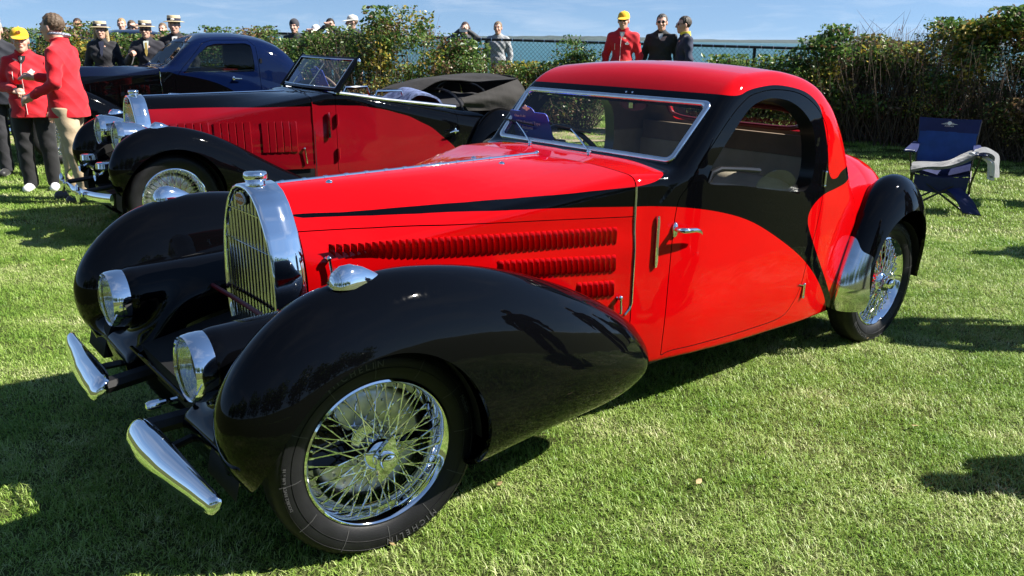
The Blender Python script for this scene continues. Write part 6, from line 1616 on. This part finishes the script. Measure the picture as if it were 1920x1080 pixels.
def at_world(x, y): return (x, y, gz(x, y))
def face_to(loc, target): d = (target[0] - loc[0], target[1] - loc[1]); return math.atan2(d[0], -d[1])
RED = (.56, .006, .016); DARK = (.008, .009, .012); NAVY = (.008, .012, .035)
def jacket_trim(jo, front, s, logo=True, side=1, zipx=0.0):
    b = B(); b.tube([((zipx + .012 * math.sin(z * 4)) * s, (front(zipx, z) - .001) * s, z * s) for z in np.linspace(.86, 1.46, 16)], .0028 * s, 5); b.build('zip', M['zip'], jo)
    b = B(); b.tube([(-.10 * s, (front(-.10, z) - .002) * s, z * s) for z in np.linspace(1.22, 1.31, 4)], .0032 * s, 5); b.build('pocket_piping', M['zip'], jo)
    if logo:
        b = B()
        for (u, w, ww, hh_) in ((0, 0, .032, .006), (0, .012, .018, .005), (0, -.012, .024, .004), (0, .022, .008, .006)):
            x0 = .085 * side + u; b.add([((x0 + p * ww) * s, (front(x0 + p * ww, 1.31 + w + q * hh_) - .0035) * s, (1.31 + w + q * hh_) * s) for p, q in ((-1, -1), (1, -1), (1, 1), (-1, 1))], [(0, 1, 2, 3)])
        b.build('embroidered_badge', M['zip'], jo, smooth=False)

# the pair in red jackets on the left
L1 = at_world(-5.17, 8.95)
r_, jo, fr_, s_, hc_ = person(L1, face_to(L1, (-3.6, 4.0)), 'person in red zip jacket and yellow cap holding a dark cup, black trousers, white shoes', RED, (.010, .010, .012), (.60, .36, .27), (.35, .24, .14), (.72, .72, .72), 1.70,
    arms={'L': ((-.27, .05, 1.15), (-.07, -.22, 1.12)), 'R': ((.27, .04, 1.14), (.24, -.10, .91))}, hat='cap', hat_col=(.80, .46, .01), female=True, stout=1.16, detail=3, collar=RED, hands={'L': 'grip'}, turn=.15, shirt=(.01, .01, .012), lean=.02)
jacket_trim(jo, fr_, s_, True, 1)
cup = B(); cup.lathe([(0, 0), (.026, 0), (.030, .07), (.031, .075), (.0, .075)], 16); 
co = cup.build('cup', M['phone'], None, loc=(0, 0, 0)); co.matrix_world = Matrix.Translation(Vector(L1)) @ Matrix.Rotation(r_.rotation_euler.z, 4, 'Z') @ Matrix.Translation((-.02, -.262, 1.07)); tag(co, 'small dark cup held by the person in yellow cap', 'cup')
L2 = at_world(-4.44, 8.32)
r_, jo, fr_, s_, hc_ = person(L2, face_to(L2, (-7.2, 8.1)), 'person in red jacket and khaki trousers, short brown hair, seen from behind in conversation', RED, (.44, .34, .22), (.58, .35, .27), (.10, .065, .04), (.035, .035, .05), 1.84,
    arms={'L': ((-.25, -.08, 1.13), (-.17, -.33, 1.17)), 'R': ((.25, .02, 1.14), (.22, -.20, 1.03))}, stout=1.08, detail=3, collar=RED, hands={'L': 'relax'}, turn=-.25, stance=.22, lean=.015)
jacket_trim(jo, fr_, s_, True, 1)
b = B()
for (w, u0, u1) in ((1.30, -.028, .028), (1.315, -.02, .02), (1.33, -.012, .012), (1.275, -.030, .030), (1.26, -.022, .022)):
    b.add([((-.266) * s_, (.01 + u) * s_, (w + q) * s_) for u, q in ((u0, 0), (u1, 0), (u1, .008), (u0, .008))], [(0, 1, 2, 3)])
b.build('sleeve_print', M['zip'], jo, smooth=False)
b = B(); b.tube([(.085 * math.cos(a) * s_, (.02 + .09 * math.sin(a)) * s_ - .01, (1.565 - .05 * math.sin(a) * 0 + .012 * math.cos(a)) * s_) for a in np.linspace(0, 6.283, 25)[:-1]], .012, 6, closed=True); b.build('eyewear_strap', mat('patterned_strap', (.55, .58, .65), .7, col2=(.03, .04, .12), vscale=90), jo)
person(at_world(-5.98, 9.85), face_to((-5.98, 9.85), (-5, 7)), 'grey-haired person in dark jacket over a light blue shirt at the left edge', (.012, .014, .022), (.02, .02, .025), (.55, .34, .26), (.33, .31, .29), height=1.80, detail=2, shirt=(.35, .48, .70))
# straw hats between the blue coupe and the black saloon
for (x, y, h_, lab, kw) in (
    (-6.28, 13.0, 1.72, 'person in straw boater, long fair hair, black blazer and navy scarf', dict(jacket=(.010, .010, .014), hair=(.40, .30, .17), long_hair=True, female=True, shirt=NAVY, tie=NAVY)),
    (-5.64, 13.1, 1.74, 'person in straw boater pointing with one hand, dark blazer and pale waistcoat', dict(jacket=(.014, .014, .022), hair=(.30, .28, .26), arms={'L': ((-.28, -.10, 1.16), (-.17, -.34, 1.27)), 'R': ((.26, .03, 1.15), (.25, -.07, .92))}, hands={'L': 'point'}, shirt=(.55, .60, .55), tie=(.35, .25, .06), glasses=True)),
    (-5.27, 13.3, 1.82, 'person in wide straw hat and dark suit with white shirt, behind the blue coupe roof', dict(jacket=(.012, .012, .018), hair=(.08, .06, .05), shirt=(.7, .7, .7), tie=(.02, .02, .03)))):
    p_ = at_world(x, y); person(p_, face_to(p_, (-3.5, 4)), lab, trousers=(.02, .02, .03), skin=(.55, .33, .25), height=h_, hat='straw', detail=2, group='officials in straw hats', **kw)
# three by the fence
for (x, y, h_, tgt, lab, kw) in (
    (1.64, 13.1, 1.80, (-1.5, 2), 'person in red jacket, yellow cap and sunglasses beside the fence', dict(jacket=RED, trousers=(.30, .24, .16), hat='cap', hat_col=(.80, .46, .01), hair=(.3, .28, .26), glasses=True, collar=RED, shirt=(.6, .6, .6))),
    (2.23, 13.15, 1.78, (-1, 2), 'person in black jacket and sunglasses with dark grey hair beside the fence', dict(jacket=(.010, .011, .012), trousers=(.02, .02, .02), hair=(.07, .065, .06), glasses=True, shirt=(.55, .58, .62), stout=1.12)),
    (2.56, 13.0, 1.76, (-6, 12.6), 'person in navy jacket with curly dark hair, turned sideways by the fence', dict(jacket=(.010, .016, .045), trousers=(.02, .02, .03), hair=(.05, .04, .03), glasses=True, collar=(.7, .6, .05)))):
    p_ = at_world(x, y); r_, jo, fr_, s_, hc_ = person(p_, face_to(p_, tgt), lab, height=h_, detail=2, group='people beside the fence', skin=(.56, .33, .25), **kw)
    if kw['jacket'] == RED: jacket_trim(jo, fr_, s_, True, 1)
# photographing over the fence
PH = {'L': ((-.30, -.14, 1.42), (-.06, -.24, 1.60)), 'R': ((.30, -.14, 1.42), (.06, -.24, 1.60))}
p_ = at_world(-.97, 16.6); person((p_[0], p_[1], p_[2] + .04), face_to(p_, (-1.5, 2)), 'dark-haired person in grey top taking a photo above the fence', (.06, .065, .075), (.02, .02, .03), (.58, .36, .28), (.06, .035, .03), height=1.64, arms=PH, hands={'L': 'grip', 'R': 'grip'}, long_hair=True, female=True, detail=2, legs=False)
ph = B(); ph.box((-.04, -.005, -.075), (.04, .005, .075)); o_ = ph.build('phone', M['white'], None, smooth=False); o_.location = (p_[0] - .02, p_[1] - .27, p_[2] + 1.53); o_.rotation_euler = (0, R(90), 0); tag(o_, 'pale phone held up by the person in grey above the fence', 'phone')
p_ = at_world(-.33, 16.3); person((p_[0], p_[1], p_[2]), face_to(p_, (-2.5, 4)), 'short-haired person in pale grey lettered shirt beyond the fence', (.30, .31, .32), (.02, .02, .03), (.52, .30, .22), (.20, .14, .09), height=1.68, detail=2, legs=False)
# heads over the hedge
far = [(-4.08, 15.9, 1.72, 'person in dark beanie looking over the hedge', dict(hat='beanie', hat_col=(.03, .03, .04), jacket=(.02, .025, .03))),
       (-3.80, 16.4, 1.62, 'person in white cap photographing over the hedge', dict(hat='cap', hat_col=(.7, .7, .7), jacket=(.02, .02, .03), arms=PH)),
       (-3.44, 16.0, 1.72, 'black-haired person with phone raised over the hedge', dict(hair=(.015, .012, .010), jacket=(.03, .04, .06), arms=PH)),
       (-3.05, 16.1, 1.76, 'person in pale cap and navy shirt looking sideways over the hedge', dict(hat='cap', hat_col=(.62, .60, .55), jacket=(.015, .02, .04), turn=-.9)),
       (-7.05, 17.2, 1.68, 'bare-headed person in white shirt at the hedge, right of the straw hats', dict(hair=(.16, .11, .07), jacket=(.6, .6, .6))),
       (-9.55, 15.8, 1.78, 'fair-haired person behind the red-jacketed pair', dict(hair=(.42, .24, .10), jacket=(.10, .08, .06))),
       (-9.6, 17.6, 1.66, 'person with orange hair, half hidden at the left', dict(hair=(.45, .20, .08), jacket=(.03, .03, .04))),
       (-8.85, 17.4, 1.74, 'person with dark hair behind the black saloon roof', dict(hair=(.05, .03, .02), jacket=(.03, .03, .05), skin=(.42, .22, .14))),
       (-8.55, 17.5, 1.68, 'person in sand-coloured cap behind the black saloon', dict(hat='cap', hat_col=(.50, .40, .26), jacket=(.02, .02, .03))),
       (-8.05, 17.6, 1.76, 'person with short sandy hair behind the saloon rear', dict(hair=(.34, .23, .12), jacket=(.25, .30, .35))),
       (-7.72, 17.3, 1.72, 'person with raised phone behind the second straw hat', dict(hair=(.12, .08, .05), jacket=(.03, .03, .04), arms=PH))]
for (x, y, h_, lab, kw) in far:
    p_ = (x, y, gz(x, y) + .09); person(p_, face_to(p_, (-3, 5)) + random.uniform(-.4, .4), lab, trousers=(.02, .02, .03), height=h_, detail=1, legs=False, group='spectators beyond the hedge', **{'skin': (.56, .34, .26), **kw})
# bystanders to the right, out of the picture: their shadows lie on the lawn
for (x, y, h_, rz, lab) in ((3.88, 4.60, 1.74, 1.6, 'bystander in dark clothes standing on the lawn level with the red coupe tail'), (3.55, 2.82, 1.70, 1.9, 'bystander in dark clothes standing on the lawn, closest to the photographer'), (5.75, 6.55, 1.72, 1.2, 'bystander in dark clothes standing on the lawn near the camp chairs')):
    person(at_world(x, y), rz, lab, (.05, .06, .10), (.03, .03, .04), height=h_, detail=1, group='bystanders on the lawn')

# ------------------------------------------------ folding chair with a fleece thrown over it
M['blue_canvas'] = mat('blue_chair_canvas', (.012, .055, .22), .75, var=.15, vscale=6, bump=.3, bscale=10)
M['navy_canvas'] = mat('navy_chair_canvas', (.008, .016, .085), .75, var=.15, vscale=6, bump=.25, bscale=10)
M['tube_black'] = mat('black_tube', (.010, .010, .011), .4)
M['fleece'] = mat('grey_fleece', (.13, .135, .14), .95, var=.15, vscale=12, bump=.6, bscale=18, sheen=.3)
M['fleece_pale'] = mat('pale_lining', (.55, .56, .58), .9)
CH = (4.46, 8.55, 0); chair = empty('folding_chair', at_world(CH[0], CH[1]), R(-27)); chair.scale = (.96, .96, .92); tag(chair, 'blue folding camp chair on the lawn before the tall hedge', 'chair')
sw_ = .28
def leg(a, c, r=.011): b = B(); b.tube([a, c], r, 8); b.build('leg', M['tube_black'], chair)
F1, F2, B1, B2 = (-.30, -.27, .01), (.30, -.27, .01), (-.28, .25, .01), (.28, .25, .01)
leg(F1, (.27, -.25, .42)); leg(F2, (-.27, -.25, .42)); leg(B1, (.27, .22, .40)); leg(B2, (-.27, .22, .40)); leg(F1, (-.28, .24, .42)); leg(F2, (.28, .24, .42)); leg(B1, (-.29, -.24, .42)); leg(B2, (.29, -.24, .42))
for sx in (-1, 1):
    b = B(); b.tube([(sx * .27, .22, .40), (sx * .30, .36, .98)], .011, 8); b.build('back_post', M['tube_black'], chair)
    b = B(); b.tube([(sx * .29, -.25, .40), (sx * .335, -.30, .66)], .010, 8); b.build('arm_post', M['tube_black'], chair)
    for p in (F1, F2, B1, B2): pass
    cloth([[(sx * .34 - .055, -.34, .665), (sx * .34 + .055, -.34, .665)], [(sx * .335 - .06, -.10, .645), (sx * .335 + .06, -.10, .645)], [(sx * .31 - .045, .18, .675), (sx * .31 + .045, .18, .675)], [(sx * .30 - .03, .31, .70), (sx * .30 + .03, .31, .70)]], 12, 5, 'armrest', M['navy_canvas'], chair, .014, .004, 11)
    b = B(); b.tube([(sx * .34 + .045 * math.cos(a), -.28 + .045 * math.sin(a), .672) for a in np.linspace(0, 6.283, 17)[:-1]], .005, 5, closed=True); b.build('cup_ring', M['fleece_pale'], chair)
for p in (F1, F2, B1, B2): b = B(); b.ball((p[0], p[1], .014), (.02, .02, .014)); b.build('foot', M['tube_black'], chair)
cloth([[(-.285, .25, .50), (0, .285, .47), (.285, .25, .50)], [(-.285, .28, .66), (0, .325, .66), (.285, .28, .66)], [(-.295, .325, .84), (0, .355, .84), (.295, .325, .84)]], 14, 14, 'backrest', M['blue_canvas'], chair, .008, .006, 12)
cloth([[(-.295, .325, .835), (0, .358, .835), (.295, .325, .835)], [(-.30, .345, .92), (0, .365, .92), (.30, .345, .92)], [(-.305, .362, .99), (0, .372, .985), (.305, .362, .99)]], 10, 14, 'head_panel', M['navy_canvas'], chair, .012, .003, 13)
cloth([[(-.27, -.26, .43), (0, -.26, .40), (.27, -.26, .43)], [(-.26, 0, .42), (0, 0, .36), (.26, 0, .42)], [(-.27, .24, .50), (0, .25, .46), (.27, .24, .50)]], 12, 12, 'seat', M['navy_canvas'], chair, .010, .006, 14)
cloth([[(-.26, -.28, .42), (0, -.28, .40), (.26, -.28, .42)], [(-.25, -.26, .25), (0, -.24, .22), (.25, -.26, .25)]], 8, 10, 'seat_skirt', M['navy_canvas'], chair, .008, .012, 17)
b = B()
V, F = text_mesh('AUDRAIN', .020, .0005); b.add([(x, .338 - z, .905 + y) for x, y, z in V], F)
for (a, w_, h_) in ((0, .085, .006), (.012, .05, .005)): b.add([(-w_, .337, .925 + a), (w_, .337, .925 + a), (w_ * .7, .337, .925 + a + h_), (-w_ * .7, .337, .925 + a + h_)], [(0, 1, 2, 3)])
b.prism([(.022 * math.cos(t_), .938 + .022 * math.sin(t_)) for t_ in np.linspace(0, 6.283, 17)[:-1]], lambda u, v, d: (u, .336 - d, v), 0, .001); b.V = [(x, y - .002, z) for x, y, z in b.V]
b.build('printed_emblem', M['white'], chair, smooth=False)
fl_ = cloth([[(-.30, -.32, .47), (-.32, -.16, .50), (-.30, .06, .50)], [(-.06, -.31, .50), (-.05, -.12, .53), (-.03, .10, .54)], [(.16, -.28, .60), (.17, -.08, .62), (.18, .14, .63)], [(.33, -.25, .70), (.35, -.05, .73), (.36, .18, .72)], [(.46, -.24, .64), (.49, -.03, .65), (.50, .18, .64)], [(.49, -.26, .44), (.53, -.04, .42), (.53, .14, .46)]], 30, 18, 'fleece_jacket', M['fleece'], None, .03, .045, 15)
fl2 = cloth([[(.20, -.24, .68), (.30, -.24, .70)], [(.40, -.25, .58), (.46, -.25, .60)], [(.42, -.26, .42), (.49, -.25, .40)]], 14, 6, 'fleece_lining', M['fleece_pale'], fl_, .012, .02, 16)
fl_.matrix_world = Matrix.Translation(chair.location) @ Matrix.Rotation(R(-27), 4, 'Z') @ Matrix.Diagonal((.96, .96, .92, 1)); tag(fl_, 'grey fleece jacket draped over the arm of the blue chair', 'jacket')
bg = cloth([[(.02, -.20, .30), (.16, -.24, .33)], [(.14, -.34, .22), (.30, -.36, .22)], [(.25, -.42, .06), (.42, -.42, .05)]], 14, 8, 'chair_bag', M['navy_canvas'], None, .05, .02, 18); bg.matrix_world = fl_.matrix_world.copy(); tag(bg, 'navy carrying bag hanging from the blue camp chair down to the grass', 'bag')
# a second chair at the right edge, only the tip of an arm in view
c_2 = copy_tree(chair); c_2.location = at_world(6.02, 8.75); c_2['label'] = 'second navy camp chair at the right edge, only an armrest tip in view'

# ------------------------------------------------ entry card inside the hero's windscreen
card(hero, (1.635, .44, 1.228), .30, .165, R(0), [('Class 11-01', .019, -.115, .055), ('1936 Bugatti Type', .026, -.115, .020), ('57 Atalante', .026, -.115, -.010), ('Maker: Gangloff', .011, -.115, -.034), ('No. 57', .018, -.115, -.055)], 22)
